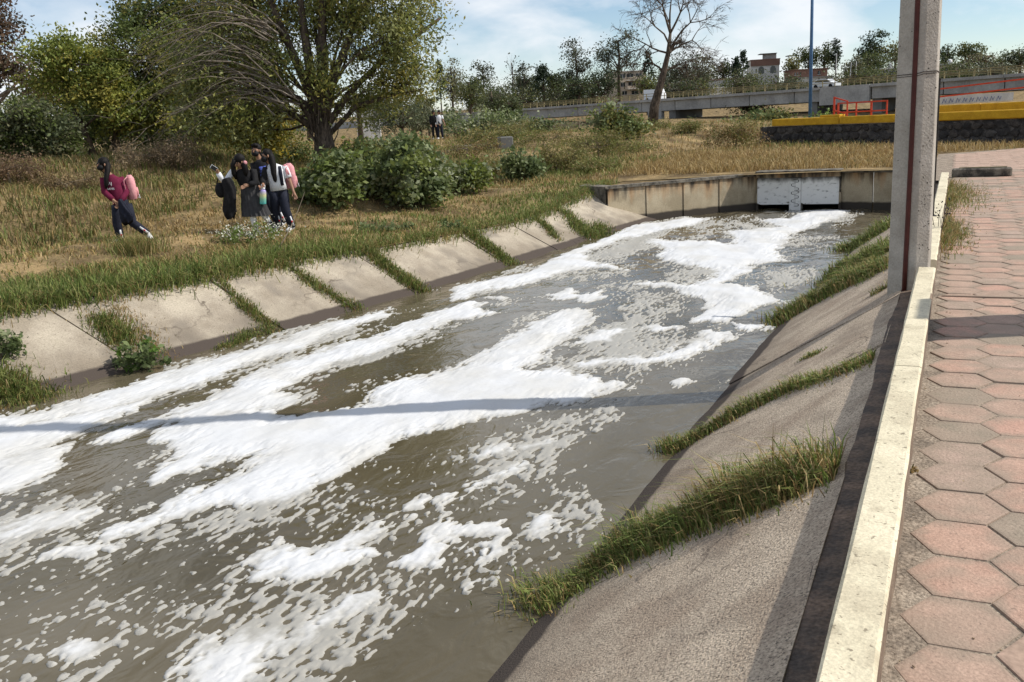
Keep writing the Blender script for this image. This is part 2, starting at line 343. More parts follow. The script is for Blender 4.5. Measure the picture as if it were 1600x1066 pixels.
mix_stain(M_head, 'mould', (.05, .042, .033), -.36, -.06, .95, 5.0, 1.25, (1.2, 1.2, .14))
mix_stain(M_head, 'wet', (.06, .05, .04), ZW + .2, ZW + .15, 1, 3, .08)
M_cope = mat('mouldy_coping', (.05, .045, .038), (.22, .195, .155), scale=5, fine=.3, bump=.5, rough=.95)
M_white = mat('chipped_white_paint', (.14, .13, .12), (.80, .80, .77), (.70, .70, .67), scale=6, fine=.08, bump=.2, rough=.8, ramp=(.3, .47), stretch=(1, 1, 1.6))
mix_stain(M_white, 'mould', (.07, .065, .055), -.36, -.22, .9, 6, .3, (1, 1, .5))
M_mark = mat('black_gauge_paint', (.03, .03, .03), rough=.8)
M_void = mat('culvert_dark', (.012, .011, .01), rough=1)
M_stone = mat('basalt_masonry', (.028, .026, .025), (.12, .108, .098), (.055, .05, .047), scale=3.4, fine=.3, fscale=20, bump=.9, bscale=8, rough=.95)
STONES = [mat('basalt_block_%d' % k, a, b, scale=5, fine=.3, fscale=25, bump=.6, bscale=14, rough=.95) for k, (a, b) in enumerate((((.028, .026, .026), (.06, .055, .052)), ((.045, .041, .039), (.09, .082, .075)), ((.035, .03, .028), (.075, .065, .058))))]
M_yellow = mat('yellow_paint', (.50, .27, .012), (.62, .36, .02), scale=3, fine=.12, fscale=30, bump=.15, rough=.75)
M_redrail = mat('red_rail_paint', (.46, .045, .02), (.55, .075, .035), scale=9, rough=.55)
M_bridge = mat('bridge_concrete', (.25, .25, .245), (.37, .37, .36), scale=.35, fine=.12, fscale=4, rough=.9)
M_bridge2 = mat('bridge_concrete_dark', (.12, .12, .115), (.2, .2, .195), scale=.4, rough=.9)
M_yrail = mat('faded_yellow_rail', (.22, .18, .09), (.30, .245, .12), scale=2, rough=.7)
M_bark = mat('grey_bark', (.045, .034, .025), (.13, .10, .075), scale=9, fine=.4, fscale=40, bump=1.0, bscale=22, rough=.95, stretch=(1, 1, .3))
M_bark2 = mat('pale_bark', (.13, .105, .08), (.26, .22, .175), scale=6, fine=.3, bump=.5, rough=.95, stretch=(1, 1, .3))
M_twig = mat('dry_twig', (.16, .125, .09), (.27, .22, .165), scale=3, rough=.95)
M_skin = mat('skin', (.30, .165, .105), (.35, .195, .125), scale=14, rough=.55)
M_hair = mat('black_hair', (.004, .0035, .0035), (.009, .007, .006), scale=40, rough=.62, spec=.18, bump=.4, bscale=90, stretch=(1, 1, .2))
M_mask = mat('black_mask', (.008, .008, .009), rough=.7)
M_maroon = mat('maroon_sweater', (.115, .012, .035), (.15, .018, .048), scale=16, bump=.3, bscale=60, rough=.9, spec=.15)
M_navy = mat('navy_cloth', (.009, .011, .022), (.016, .019, .034), scale=18, bump=.3, bscale=50, rough=.85)
M_black = mat('black_cloth', (.008, .008, .009), (.017, .016, .017), scale=18, bump=.3, bscale=50, rough=.9)
M_grey = mat('charcoal_skirt', (.035, .034, .036), (.055, .053, .055), scale=12, rough=.9)
M_cloth = mat('white_cloth', (.68, .69, .71), (.76, .77, .79), scale=10, bump=.25, bscale=40, rough=.9)
M_pink = mat('pink_fabric', (.62, .27, .29), (.72, .35, .36), scale=14, bump=.4, bscale=45, rough=.85)
M_scarlet = mat('scarlet_cloth', (.5, .02, .03), rough=.85)
M_print = mat('blue_print', (.01, .012, .03), (.10, .14, .5), scale=28, rough=.85, ramp=(.45, .55))
M_shoe = mat('white_shoe', (.7, .7, .69), (.78, .78, .77), scale=20, rough=.6)
M_plastic = mat('phone_case', (.5, .52, .55), rough=.3)
M_carpaint = mat('silver_car_paint', (.62, .64, .66), rough=.25, spec=.6); M_glass = mat('dark_glass', (.02, .025, .03), rough=.08, spec=.6); M_rubber = mat('tyre_rubber', (.015, .015, .015), rough=.9)
def wall(name, c, k=.82): return mat(name, tuple(v * k for v in c), c, scale=.5, fine=.08, fscale=6, rough=.9)

# ------------------------------------------------------------------ setting: ground sheet
def spaced(start, end, d0, ratio):
    out = [start]; d = d0
    while out[-1] < end: out.append(out[-1] + d); d *= ratio
    return out
ys = sorted(set([-v for v in spaced(3, 1200, .8, 1.28)] + list(np.round(np.arange(-2.6, 25.3, .33), 3)) + [25.35] + [25.35 + v for v in spaced(0.4, 4500, .34, 1.032)]))
xi = [-v for v in spaced(0, 5000, .22, 1.045)][::-1]
xr = [-.42 + v for v in spaced(0, 5000, .45, 1.09)]
fr = np.linspace(0, 1, 26)[1:-1]
Y = np.array(ys); nL, nC, nR = len(xi), len(fr), len(xr)
XX = np.zeros((len(Y), nL + nC + nR))
for j, y in enumerate(Y):
    x0 = float(xlt(y)); XX[j, :nL] = x0 + np.array(xi); XX[j, nL:nL + nC] = x0 + fr * (-.42 - x0); XX[j, nL + nC:] = xr
YY = np.repeat(Y[:, None], XX.shape[1], 1)
ZZ = hgt(XX.ravel(), YY.ravel()).reshape(XX.shape)
idx = np.arange(XX.size).reshape(XX.shape)
quads = np.stack([idx[:-1, :-1], idx[:-1, 1:], idx[1:, 1:], idx[1:, :-1]], -1)
keep = np.ones(quads.shape[:2], bool)
keep[:, nL - 1:nL + nC] &= ~(Y[:-1] < 25.3)[:, None]
me = np_mesh('ground', np.stack([XX.ravel(), YY.ravel(), ZZ.ravel()], 1), [quads[keep]])
ground = link('ground', me, M_ground, smooth=True); tag(ground, kind='structure')

# ------------------------------------------------------------------ setting: canal lining, panel by panel
def slope_panel(name, mat_, parent, y0, y1, lower, upper, thick=.12, nu=7, nv=4, seed=0, gap=.02, wob=.012):
    """a tilted slab between a lower line and an upper line (functions of y)"""
    V = []; n1 = nu + 1
    for side in (0, 1):
        for j in range(nv + 1):
            v = j / nv
            for i in range(n1):
                u = i / nu; y = y0 + gap + (y1 - y0 - 2 * gap) * u
                lx, lz = lower(y); ux, uz = upper(y)
                z = lz + (uz - lz) * v + (vnoise(y * 1.7, v * 3 + seed, 3) - .5) * wob * 2 + seed % 3 * .006 - thick * side
                V.append((lx + (ux - lx) * v, y, z))
    F = []; off = n1 * (nv + 1)
    for j in range(nv):
        for i in range(nu):
            a = j * n1 + i; q = (a, a + 1, a + n1 + 1, a + n1); F.append(q); F.append(tuple(k + off for k in q[::-1]))
    ring = [i for i in range(n1)] + [j * n1 + nu for j in range(1, nv + 1)] + [nv * n1 + i for i in range(nu - 1, -1, -1)] + [j * n1 for j in range(nv - 1, 0, -1)]
    for a, b in zip(ring, ring[1:] + ring[:1]): F.append((b, a, a + off, b + off))
    me = bpy.data.meshes.new(name); me.from_pydata(V, [], F); me.update()
    bm = bmesh.new(); bm.from_mesh(me); bmesh.ops.recalc_face_normals(bm, faces=bm.faces); bm.to_mesh(me); bm.free()
    return link(name, me, mat_, parent)
bankL = empty('canal_bank_left'); tag(bankL, kind='structure')
bankR = empty('canal_bank_right'); tag(bankR, kind='structure')
def lowL(y): return float(xlw(y)) + .42, ZW - .22
def upL(y): return float(xlt(y)) - .08, float(zlt(y)) - .005
JL = [-8, -4.5, -1.2, 1.2, 3.5, 5.8, 8.0, 10.2, 11.6, 13.0, 16.0, 18.0, 18.9, 20.5, 24.9]
for k in range(len(JL) - 1): slope_panel('concrete_panel', M_slopeL, bankL, JL[k], JL[k + 1], lowL, upL, seed=k)
def lowR(y): return float(xrw(y)) - .38, ZW - .24
def upR(y): return -.405, -.085
JR = [-8, -4.6, -1.6, 1.4, 4.4, 7.1, 9.0, 11.9, 15.6, 18.6, 22, 25.0]
for k in range(len(JR) - 1): slope_panel('concrete_panel', M_slopeR, bankR, JR[k], JR[k + 1], lowR, upR, seed=k + 20)
# soil below the joints, so that no gap looks into nothing
for nm, lo, up, par, m_ in (('joint_soil', lowL, upL, bankL, M_bed), ('joint_soil', lowR, upR, bankR, M_bed)):
    yy = np.arange(-8, 25.6, .5); V = []; F = []
    for y in yy:
        a, b = lo(y), up(y); V += [(a[0], y, a[1] - .035), (b[0], y, b[1] - .035)]
    for k in range(len(yy) - 1): F.append((2 * k, 2 * k + 2, 2 * k + 3, 2 * k + 1))
    me = bpy.data.meshes.new(nm); me.from_pydata(V, [], F); me.update(); link(nm, me, m_, par)
# damp strip at the foot of the kerb
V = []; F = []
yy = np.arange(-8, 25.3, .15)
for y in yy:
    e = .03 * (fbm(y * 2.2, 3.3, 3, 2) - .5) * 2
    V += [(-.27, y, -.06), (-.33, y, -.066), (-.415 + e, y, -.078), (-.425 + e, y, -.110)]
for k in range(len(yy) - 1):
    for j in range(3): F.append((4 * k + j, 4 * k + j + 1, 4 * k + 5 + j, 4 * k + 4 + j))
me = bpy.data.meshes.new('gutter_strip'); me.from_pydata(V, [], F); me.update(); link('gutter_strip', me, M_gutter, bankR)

# kerb
kerb = empty('kerb'); tag(kerb, kind='structure')
KX0, KX1, KZ = -.272, -.122, .16
kj = [-7, -4, -1, 2.0, 5.6, 9.12, 9.56, 11.6, 14.6, 17.6, 21.0]
for a, b in zip(kj[:-1], kj[1:]):
    if a == 9.12: continue
    n = 14; V = []; F = []
    prof = [(KX0, -.12), (KX0, KZ - .012), (KX0 + .012, KZ), (KX1 - .012, KZ), (KX1, KZ - .012), (KX1, -.06)]
    for i in range(n + 1):
        y = a + .006 + (b - a - .012) * i / n
        for q, (x, z) in enumerate(prof):
            w = .004 * (vnoise(y * 5, q * 2.1, 9) - .5) * 2
            V.append((x + w, y, z + w * (z > 0)))
    m_ = len(prof)
    for i in range(n):
        for q in range(m_ - 1): F.append((i * m_ + q, (i + 1) * m_ + q, (i + 1) * m_ + q + 1, i * m_ + q + 1))
    F += [tuple(range(m_)), tuple(range(n * m_ + m_ - 1, n * m_ - 1, -1))]
    me = bpy.data.meshes.new('kerb_stone'); me.from_pydata(V, [], F); me.update()
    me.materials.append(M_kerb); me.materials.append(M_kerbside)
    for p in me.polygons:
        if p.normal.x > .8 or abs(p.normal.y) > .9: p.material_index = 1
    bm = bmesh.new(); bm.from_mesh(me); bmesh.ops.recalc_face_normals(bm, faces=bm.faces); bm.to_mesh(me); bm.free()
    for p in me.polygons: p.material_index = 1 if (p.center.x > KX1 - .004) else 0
    link('kerb_stone', me, None, kerb)

# paving: mortar bed and hexagonal pavers
bed_me = bpy.data.meshes.new('pavement')
PAV = [(KX1 - .02, -8), (7.5, -8), (7.5, 33.5), (2.2, 33.2), (.6, 31.8), (-.5, 30.9), (-.5, 21.03), (KX1 - .02, 21.03)]
bed_me.from_pydata([(x, y, -.0035) for x, y in PAV], [], [tuple(range(len(PAV)))]); bed_me.update()
pavement = link('pavement', bed_me, M_bed); tag(pavement, kind='structure')
HS = .184; HH = HS * math.sqrt(3) * 1.015
def hex_mesh(name, s, h, m_):
    # pointed towards +-x, flat edges across y; worn, rounded top edge
    ring = lambda k: [(s * k, 0), (s * k / 2, h / 2 * k), (-s * k / 2, h / 2 * k), (-s * k, 0), (-s * k / 2, -h / 2 * k), (s * k / 2, -h / 2 * k)]
    lv = [(1.0, -.05), (1.0, -.009), (.982, -.0012), (.93, .0004)]
    V = []
    for k, z in lv: V += [(x, y, z) for x, y in ring(k)]
    V.append((0, 0, .001)); F = []
    for j in range(3):
        for i in range(6): F.append((j * 6 + i, j * 6 + (i + 1) % 6, j * 6 + 6 + (i + 1) % 6, j * 6 + 6 + i))
    for i in range(6): F.append((18 + i, 18 + (i + 1) % 6, 24))
    me = bpy.data.meshes.new(name); me.from_pydata(V, [], F); me.update(); me.materials.append(m_); return me
HEX = [hex_mesh('hex_paver', HS * .978, HH * .978, m_) for m_ in PAVE]
spots = []
X0 = .085
for ci in range(-1, 27):
    for ri in range(-25, 110):
        x = X0 + ci * HS * 1.5; y = 3.02 + ri * HH + (HH / 2 if ci % 2 else 0)
        if x < 0: continue
        if y > 30.6 + max(0, min(x, 2)) * 1.1 or y < -6: continue
        d = ((x, y, 0) - CAM) @ _f; px = 800 + FPX * (((x, y, 0) - CAM) @ IR) / max(d, .1); py = 533 - FPX * (((x, y, 0) - CAM) @ IU) / max(d, .1)
        vis = d > .5 and -30 < px < 1660 and py < 1110
        spots.append((0 if vis else 1, y, x))
spots.sort()
rest_V, rest_F = [], []
for k, (hid, y, x) in enumerate(spots):
    r = random.random()
    mi = 0 if r < .26 else 1 if r < .54 else 2 if r < .78 else 3 if r < .92 else 4
    if k < 300 and not hid:
        o = bpy.data.objects.new('hex_paver', HEX[mi]); COL.objects.link(o); o.parent = pavement
        o.location = (x + random.uniform(-.004, .004), y + random.uniform(-.004, .004), .003 + random.uniform(-.004, .003))
        o.rotation_euler = (random.uniform(-.008, .008), random.uniform(-.008, .008), random.uniform(-.02, .02))
    else:
        b = len(rest_V); me = HEX[0]; dz = random.uniform(-.002, .004)
        rest_V += [(x + v.co.x, y + v.co.y, v.co.z + dz) for v in me.vertices]; rest_F += [tuple(i + b for i in p.vertices) for p in me.polygons]
me = bpy.data.meshes.new('far_pavers'); me.from_pydata(rest_V, [], rest_F); me.update()
fp = link('far_pavers', me, M_pavefar, pavement); tag(fp, kind='stuff')
# half stones and mortar at the kerb, and the thin pink bar laid across the path
bar = MB().box((3.2, onz(1520, 465, 0)[1], 0), (6.5, .045, .03)); bar.build('edging_bar', PAVE[4], pavement)

# ------------------------------------------------------------------ setting: water
wx = np.arange(-11.6, -.9, .07); wy = np.array(spaced(-8, 27.2, .07, 1.0))
WX, WY = np.meshgrid(wx, wy)
amp = .004 + .022 * sstep(12, 25, WY) + .010 * sstep(6, 14, WY)
flow = WX + .25 * np.sin(WY * .35)
WZ = ZW + amp * ((fbm(flow * 3.2, WY * 1.5, 3, 21) - .5) * 2 + (fbm(flow * 1.2, WY * .5, 2, 5) - .5) * 2.0)
idx = np.arange(WX.size).reshape(WX.shape)
q = np.stack([idx[:-1, :-1], idx[:-1, 1:], idx[1:, 1:], idx[1:, :-1]], -1).reshape(-1, 4)
water_me = np_mesh('water', np.stack([WX.ravel(), WY.ravel(), WZ.ravel()], 1), [q])
M_water = bpy.data.materials.new('muddy_water'); M_water.use_nodes = True
n, l = M_water.node_tree.nodes, M_water.node_tree.links
b = n['Principled BSDF']; b.inputs['Roughness'].default_value = .07; b.inputs['IOR'].default_value = 1.33; b.inputs['Specular IOR Level'].default_value = .5
g = n.new('ShaderNodeNewGeometry')
def wnoise(scale, sx, sy, detail=4, dist=0.0):
    mp = n.new('ShaderNodeMapping'); mp.inputs['Scale'].default_value = (sx, sy, 1); mp.inputs['Rotation'].default_value = (0, 0, .05)
    l.new(g.outputs['Position'], mp.inputs['Vector']); t = n.new('ShaderNodeTexNoise'); t.inputs['Scale'].default_value = scale; t.inputs['Detail'].default_value = detail; t.inputs['Distortion'].default_value = dist
    l.new(mp.outputs[0], t.inputs['Vector']); return t.outputs['Fac']
rp = n.new('ShaderNodeValToRGB'); rp.color_ramp.elements[0].position = .35; rp.color_ramp.elements[1].position = .65
rp.color_ramp.elements[0].color = (.075, .062, .034, 1); rp.color_ramp.elements[1].color = (.118, .100, .066, 1)
l.new(wnoise(.7, 1, .5, 4, .6), rp.inputs[0]); l.new(rp.outputs[0], b.inputs['Base Color'])
b1 = n.new('ShaderNodeBump'); b1.inputs['Strength'].default_value = .32; b1.inputs['Distance'].default_value = .06; l.new(wnoise(3.2, 1, .6, 3, .8), b1.inputs['Height'])
b2 = n.new('ShaderNodeBump'); b2.inputs['Strength'].default_value = .16; b2.inputs['Distance'].default_value = .02; l.new(wnoise(13, 1, .55, 3, .6), b2.inputs['Height'])
l.new(b1.outputs[0], b2.inputs['Normal']); l.new(b2.outputs[0], b.inputs['Normal'])
water = link('water', water_me, M_water, smooth=True); tag(water, kind='structure')

# foam floating on the water, outlines laid on the water surface
FOAM = [
 [(605, 482), (540, 500), (480, 516), (420, 536), (340, 558), (250, 588), (160, 618), (60, 640), (-60, 668), (-60, 700), (60, 664), (142, 650), (223, 628), (300, 606), (380, 574), (470, 543), (560, 510), (605, 492)],
 [(-80, 672), (0, 669), (47, 662), (142, 648), (223, 626), (209, 641), (157, 667), (119, 676), (62, 702), (38, 712), (95, 702), (119, 721), (95, 745), (47, 764), (0, 783), (-80, 800)],
 [(280, 655), (332, 650), (380, 633), (441, 631), (463, 648), (520, 642), (560, 635), (590, 605), (660, 590), (720, 575), (760, 545), (820, 515), (880, 485), (930, 478), (937, 492), (900, 520), (850, 556), (870, 570), (830, 575), (908, 591), (967, 600), (977, 612), (908, 631), (832, 643), (737, 662), (638, 683), (590, 712), (500, 757), (465, 775), (418, 793), (332, 800), (247, 815), (205, 825), (180, 818), (240, 790), (280, 770), (290, 760), (350, 745), (380, 722), (350, 717), (300, 730), (262, 745), (268, 715), (285, 702), (266, 683)],
 [(475, 559), (520, 542), (580, 524), (640, 501), (685, 486), (722, 475), (752, 475), (735, 484), (790, 488), (737, 497), (670, 509), (640, 531), (610, 542), (550, 559), (490, 585), (458, 606), (470, 620), (400, 640), (330, 650), (285, 655), (200, 690), (120, 700), (160, 680), (280, 640), (310, 622), (370, 600), (430, 575)],
 [(1249, 326), (1313, 326), (1330, 332), (1309, 341), (1268, 356), (1238, 371), (1219, 390), (1223, 409), (1170, 416), (1163, 431), (1140, 443), (1208, 459), (1238, 471), (1193, 484), (1125, 503), (1080, 504), (1095, 484), (1099, 469), (1050, 456), (992, 446), (1016, 443), (1065, 446), (1110, 439), (1116, 426), (1061, 413), (1016, 401), (1028, 390), (1009, 381), (1013, 373), (1069, 377), (1144, 379), (1133, 362), (1223, 356), (1178, 343), (1238, 341)],
 [(900, 572), (956, 566), (1013, 559), (1080, 535), (1103, 521), (1144, 521), (1140, 533), (1110, 540), (1088, 559), (1050, 566), (975, 574), (920, 580)],
 [(1150, 503), (1208, 506), (1181, 516), (1140, 518)], [(1043, 600), (1070, 597), (1095, 604), (1050, 610)], [(930, 516), (982, 516), (949, 536), (890, 540)], [(1000, 514), (1069, 514), (1050, 521), (1005, 522)],
 [(700, 456), (722, 445), (775, 437), (824, 426), (861, 407), (899, 392), (925, 389), (921, 407), (989, 424), (925, 419), (869, 430), (812, 445), (737, 460), (726, 471), (700, 467)],
 [(839, 464), (876, 454), (900, 462), (940, 452), (950, 462), (915, 472), (870, 470)], [(764, 467), (780, 463), (792, 465), (780, 470)],
 [(880, 402), (931, 380), (971, 355), (1028, 349), (1069, 342), (1109, 343), (1082, 354), (1035, 362), (985, 372), (940, 390), (900, 405)],
 [(346, 902), (399, 873), (427, 854), (475, 864), (513, 854), (565, 873), (522, 892), (475, 902), (427, 914), (380, 911)],
 [(57, 1058), (71, 1020), (95, 1001), (138, 1004), (142, 1016), (114, 1039), (81, 1054)],
 [(200, 1085), (285, 1035), (351, 1001), (422, 990), (432, 1011), (408, 1039), (380, 1080), (300, 1130)],
 [(479, 963), (513, 949), (570, 930), (574, 940), (546, 963), (503, 987), (475, 1006), (446, 997)],
 [(616, 793), (642, 774), (723, 764), (723, 774), (690, 788), (642, 800)], [(737, 750), (766, 743), (808, 736), (785, 750), (747, 759)], [(756, 702), (785, 693), (856, 698), (851, 712), (794, 710)],
 [(638, 835), (676, 807), (714, 802), (813, 812), (804, 831), (747, 835), (714, 845), (704, 868), (676, 892), (642, 911), (614, 906), (619, 887), (666, 864)],
 [(827, 835), (861, 807), (870, 826), (889, 833), (850, 838)], [(752, 864), (775, 850), (804, 845), (780, 878), (761, 911), (737, 928), (733, 925), (756, 897)],
 [(585, 820), (640, 800), (620, 812), (560, 840), (500, 860), (540, 838)], [(20, 815), (120, 800), (185, 790), (130, 815), (60, 835), (0, 850)], [(90, 850), (170, 828), (210, 845), (150, 862)],
]
SPECK = [([(-60, 790), (200, 770), (420, 800), (560, 770), (700, 690), (880, 680), (890, 840), (760, 935), (620, 1000), (560, 1100), (-60, 1120)], .185), ([(560, 500), (720, 450), (900, 385), (1100, 340), (1300, 330), (1250, 380), (1240, 470), (1120, 590), (950, 600), (900, 560), (1000, 470), (760, 480), (640, 540)], .13),
         ([(830, 660), (900, 630), (1130, 585), (1120, 610), (980, 650), (860, 690)], .17), ([(250, 570), (600, 480), (720, 460), (560, 540), (470, 560), (280, 620), (100, 680)], .14), ([(330, 740), (500, 760), (650, 680), (560, 800), (420, 900), (300, 860)], .10), ([(1130, 420), (1330, 340), (1340, 380), (1230, 470)], .07)]
fx = np.arange(-9.7, -1.3, .0115); fy = np.array(spaced(1.3, 25.6, .0075, 1.0034))
FX, FY = np.meshgrid(fx, fy)
def sdist(poly, X, Yv):
    d = np.full(X.shape, 1e9); inside = np.zeros(X.shape, bool); n = len(poly)
    for i in range(n):
        ax, ay = poly[i]; bx, by = poly[(i + 1) % n]
        ex, ey = bx - ax, by - ay; L = ex * ex + ey * ey + 1e-12
        t = np.clip(((X - ax) * ex + (Yv - ay) * ey) / L, 0, 1)
        d = np.minimum(d, np.hypot(X - ax - t * ex, (Yv - ay - t * ey)))
        c = ((ay > Yv) != (by > Yv)) & (X < (bx - ax) * (Yv - ay) / (by - ay + 1e-12) + ax); inside ^= c
    return np.where(inside, d, -d)
# ragged, flow-stretched outlines
w1 = (fbm(FX * 1.6, FY * .9, 4, 31) - .5); w2 = (fbm(FX * 1.6, FY * .9, 4, 47) - .5)
QX = FX + w1 * .34; QY = FY + w2 * .75
dens = np.full(FX.shape, -1.0)
for poly in FOAM:
    wp = [tuple(onz(a, b_, ZW)[:2]) for a, b_ in poly]
    xs = [p[0] for p in wp]; yv = [p[1] for p in wp]
    i0, i1 = np.searchsorted(fx, (min(xs) - .6, max(xs) + .6)); j0, j1 = np.searchsorted(fy, (min(yv) - 1, max(yv) + 1))
    if i1 <= i0 or j1 <= j0: continue
    s = sdist(wp, QX[j0:j1, i0:i1], QY[j0:j1, i0:i1]); dens[j0:j1, i0:i1] = np.maximum(dens[j0:j1, i0:i1], s)
grain = fbm(FX * 8 + w2 * 2, FY * 3.6, 5, 61, .68) - .5
lace = np.abs(fbm(FX * 5 + w1 * 3, FY * 2.4, 4, 65, .6) - .5)
body = dens * .9 + grain * .36 - .10 * sstep(.05, .0, lace) * sstep(.55, .1, dens) + .012
lev = np.zeros(FX.shape)
for poly, a in SPECK:
    wp = [tuple(onz(p[0], p[1], ZW)[:2]) for p in poly]
    lev = np.maximum(lev, a * sstep(-.25, .35, sdist(wp, QX, QY)))
lev = np.maximum(lev, .11 * sstep(-.45, -.02, dens))
patch = fbm(FX * 1.3, FY * .6, 3, 71)
sp = .74 * fbm(FX * 33 + w2 * 5, FY * 14, 3, 81, .5) + .26 * fbm(FX * 6.5, FY * 2.6, 3, 83)
speck = (sp - (.705 - lev * .85 - (patch - .5) * .85)) * .5
speck = np.where(lev < .02, -1, speck)
fld = np.maximum(body, speck)
fld = np.where((FX < xlw(FY) - .02) | (FX > xrw(FY) + .0), -1, fld)
fld = np.where(FY > 25.3, -1, fld)
thick = .003 + .012 * sstep(0, .05, fld) + .030 * sstep(.02, .4, body) * (.45 + 1.0 * fbm(FX * 3.2, FY * 2, 4, 91)) + .006 * sstep(.05, .2, body) * (fbm(FX * 9, FY * 6, 3, 95) - .4)
iwx = np.interp(FX, wx, np.arange(len(wx))); iwy = np.interp(FY, wy, np.arange(len(wy)))
a0 = np.clip(iwx.astype(int), 0, len(wx) - 2); b0 = np.clip(iwy.astype(int), 0, len(wy) - 2); ta = iwx - a0; tb = iwy - b0
base = (WZ[b0, a0] * (1 - ta) + WZ[b0, a0 + 1] * ta) * (1 - tb) + (WZ[b0 + 1, a0] * (1 - ta) + WZ[b0 + 1, a0 + 1] * ta) * tb
FZ = base + np.maximum(thick, .003)
inn = fld > 0
idx = np.arange(FX.size).reshape(FX.shape)
cells = np.stack([idx[:-1, :-1], idx[:-1, 1:], idx[1:, 1:], idx[1:, :-1]], -1).reshape(-1, 4)
cnt = inn.ravel()[cells].sum(1)
full = cells[cnt == 4]; part = cells[(cnt > 0) & (cnt < 4)]
VV = np.stack([FX.ravel(), FY.ravel(), FZ.ravel()], 1); fl = fld.ravel(); BZ = base.ravel() - .004
ev = {}; newV = []; tris = []
def edge_pt(a, b_):
    k = (a, b_) if a < b_ else (b_, a)
    if k not in ev:
        t = fl[a] / (fl[a] - fl[b_]); p = VV[a] + (VV[b_] - VV[a]) * t
        ev[k] = len(VV) + len(newV); newV.append((p[0], p[1], BZ[a]))
    return ev[k]
for c in part.tolist():
    out = []
    for k in range(4):
        a, b_ = c[k], c[(k + 1) % 4]
        if fl[a] > 0: out.append(a)
        if (fl[a] > 0) != (fl[b_] > 0): out.append(edge_pt(a, b_))
    for k in range(1, len(out) - 1): tris.append((out[0], out[k], out[k + 1]))
allV = np.concatenate([VV, np.array(newV)]) if newV else VV
used = np.zeros(len(allV), bool); used[full.ravel()] = True; tris = np.array(tris); used[tris.ravel()] = True
remap = np.cumsum(used) - 1
bodyv = np.concatenate([body.ravel(), np.full(len(newV), -.02)])
foam_me = np_mesh('foam', allV[used], [remap[full], remap[tris]], attrs={'body': bodyv[used]})
M_foam = bpy.data.materials.new('white_foam'); M_foam.use_nodes = True
n, l = M_foam.node_tree.nodes, M_foam.node_tree.links; b = n['Principled BSDF']; b.inputs['Roughness'].default_value = .7; b.inputs['Specular IOR Level'].default_value = .25
b.inputs['Subsurface Weight'].default_value = 0.0
g = n.new('ShaderNodeNewGeometry')
at = n.new('ShaderNodeAttribute'); at.attribute_name = 'body'
mr = n.new('ShaderNodeMapRange'); mr.inputs[1].default_value = -.02; mr.inputs[2].default_value = .12; l.new(at.outputs['Fac'], mr.inputs[0])
vo = n.new('ShaderNodeTexVoronoi'); vo.inputs['Scale'].default_value = 60; l.new(g.outputs['Position'], vo.inputs['Vector'])
t1 = n.new('ShaderNodeTexNoise'); t1.inputs['Scale'].default_value = 22; t1.inputs['Detail'].default_value = 5; l.new(g.outputs['Position'], t1.inputs['Vector'])
mxc = n.new('ShaderNodeMixRGB'); mxc.inputs[1].default_value = (.54, .53, .49, 1); mxc.inputs[2].default_value = (.60, .61, .62, 1); l.new(mr.outputs[0], mxc.inputs[0]); 
sp1 = n.new('ShaderNodeMapRange'); sp1.inputs[1].default_value = .02; sp1.inputs[2].default_value = .16; sp1.inputs[3].default_value = .78; sp1.inputs[4].default_value = 1; l.new(vo.outputs['Distance'], sp1.inputs[0])
mu = n.new('ShaderNodeMixRGB'); mu.blend_type = 'MULTIPLY'; mu.inputs[0].default_value = 1; tb_ = n.new('ShaderNodeTexNoise'); tb_.inputs['Scale'].default_value = 1.6; tb_.inputs['Detail'].default_value = 5; l.new(g.outputs['Position'], tb_.inputs['Vector'])
dm_ = n.new('ShaderNodeMapRange'); dm_.inputs[1].default_value = .42; dm_.inputs[2].default_value = .68; dm_.inputs[4].default_value = .55; l.new(tb_.outputs['Fac'], dm_.inputs[0])
dx_ = n.new('ShaderNodeMixRGB'); dx_.inputs[2].default_value = (.50, .485, .44, 1); l.new(dm_.outputs[0], dx_.inputs[0]); l.new(mxc.outputs[0], dx_.inputs[1]); l.new(dx_.outputs[0], mu.inputs[1]); l.new(sp1.outputs[0], mu.inputs[2]); l.new(mu.outputs[0], b.inputs['Base Color'])
bp = n.new('ShaderNodeBump'); bp.inputs['Strength'].default_value = .22; bp.inputs['Distance'].default_value = .015; l.new(t1.outputs['Fac'], bp.inputs['Height']); l.new(bp.outputs[0], b.inputs['Normal'])
tp = n.new('ShaderNodeBsdfTransparent'); mxs = n.new('ShaderNodeMixShader'); mra = n.new('ShaderNodeMapRange'); mra.inputs[1].default_value = -.05; mra.inputs[2].default_value = .10; mra.inputs[3].default_value = .60; mra.inputs[4].default_value = 1.0
fa = n.new('ShaderNodeMath'); fa.operation = 'MULTIPLY_ADD'; fa.inputs[1].default_value = .16; l.new(t1.outputs['Fac'], fa.inputs[0]); sb = n.new('ShaderNodeMath'); sb.operation = 'SUBTRACT'; l.new(at.outputs['Fac'], sb.inputs[0]); sb.inputs[1].default_value = .08; l.new(sb.outputs[0], fa.inputs[2]); l.new(fa.outputs[0], mra.inputs[0])
l.new(mra.outputs[0], mxs.inputs[0]); l.new(tp.outputs[0], mxs.inputs[1]); l.new(b.outputs[0], mxs.inputs[2]); l.new(mxs.outputs[0], n['Material Output'].inputs['Surface'])
foam = link('foam', foam_me, M_foam, smooth=True); tag(foam, 'white detergent foam drifting in rafts and streaks on the brown canal water', 'foam', kind='stuff')

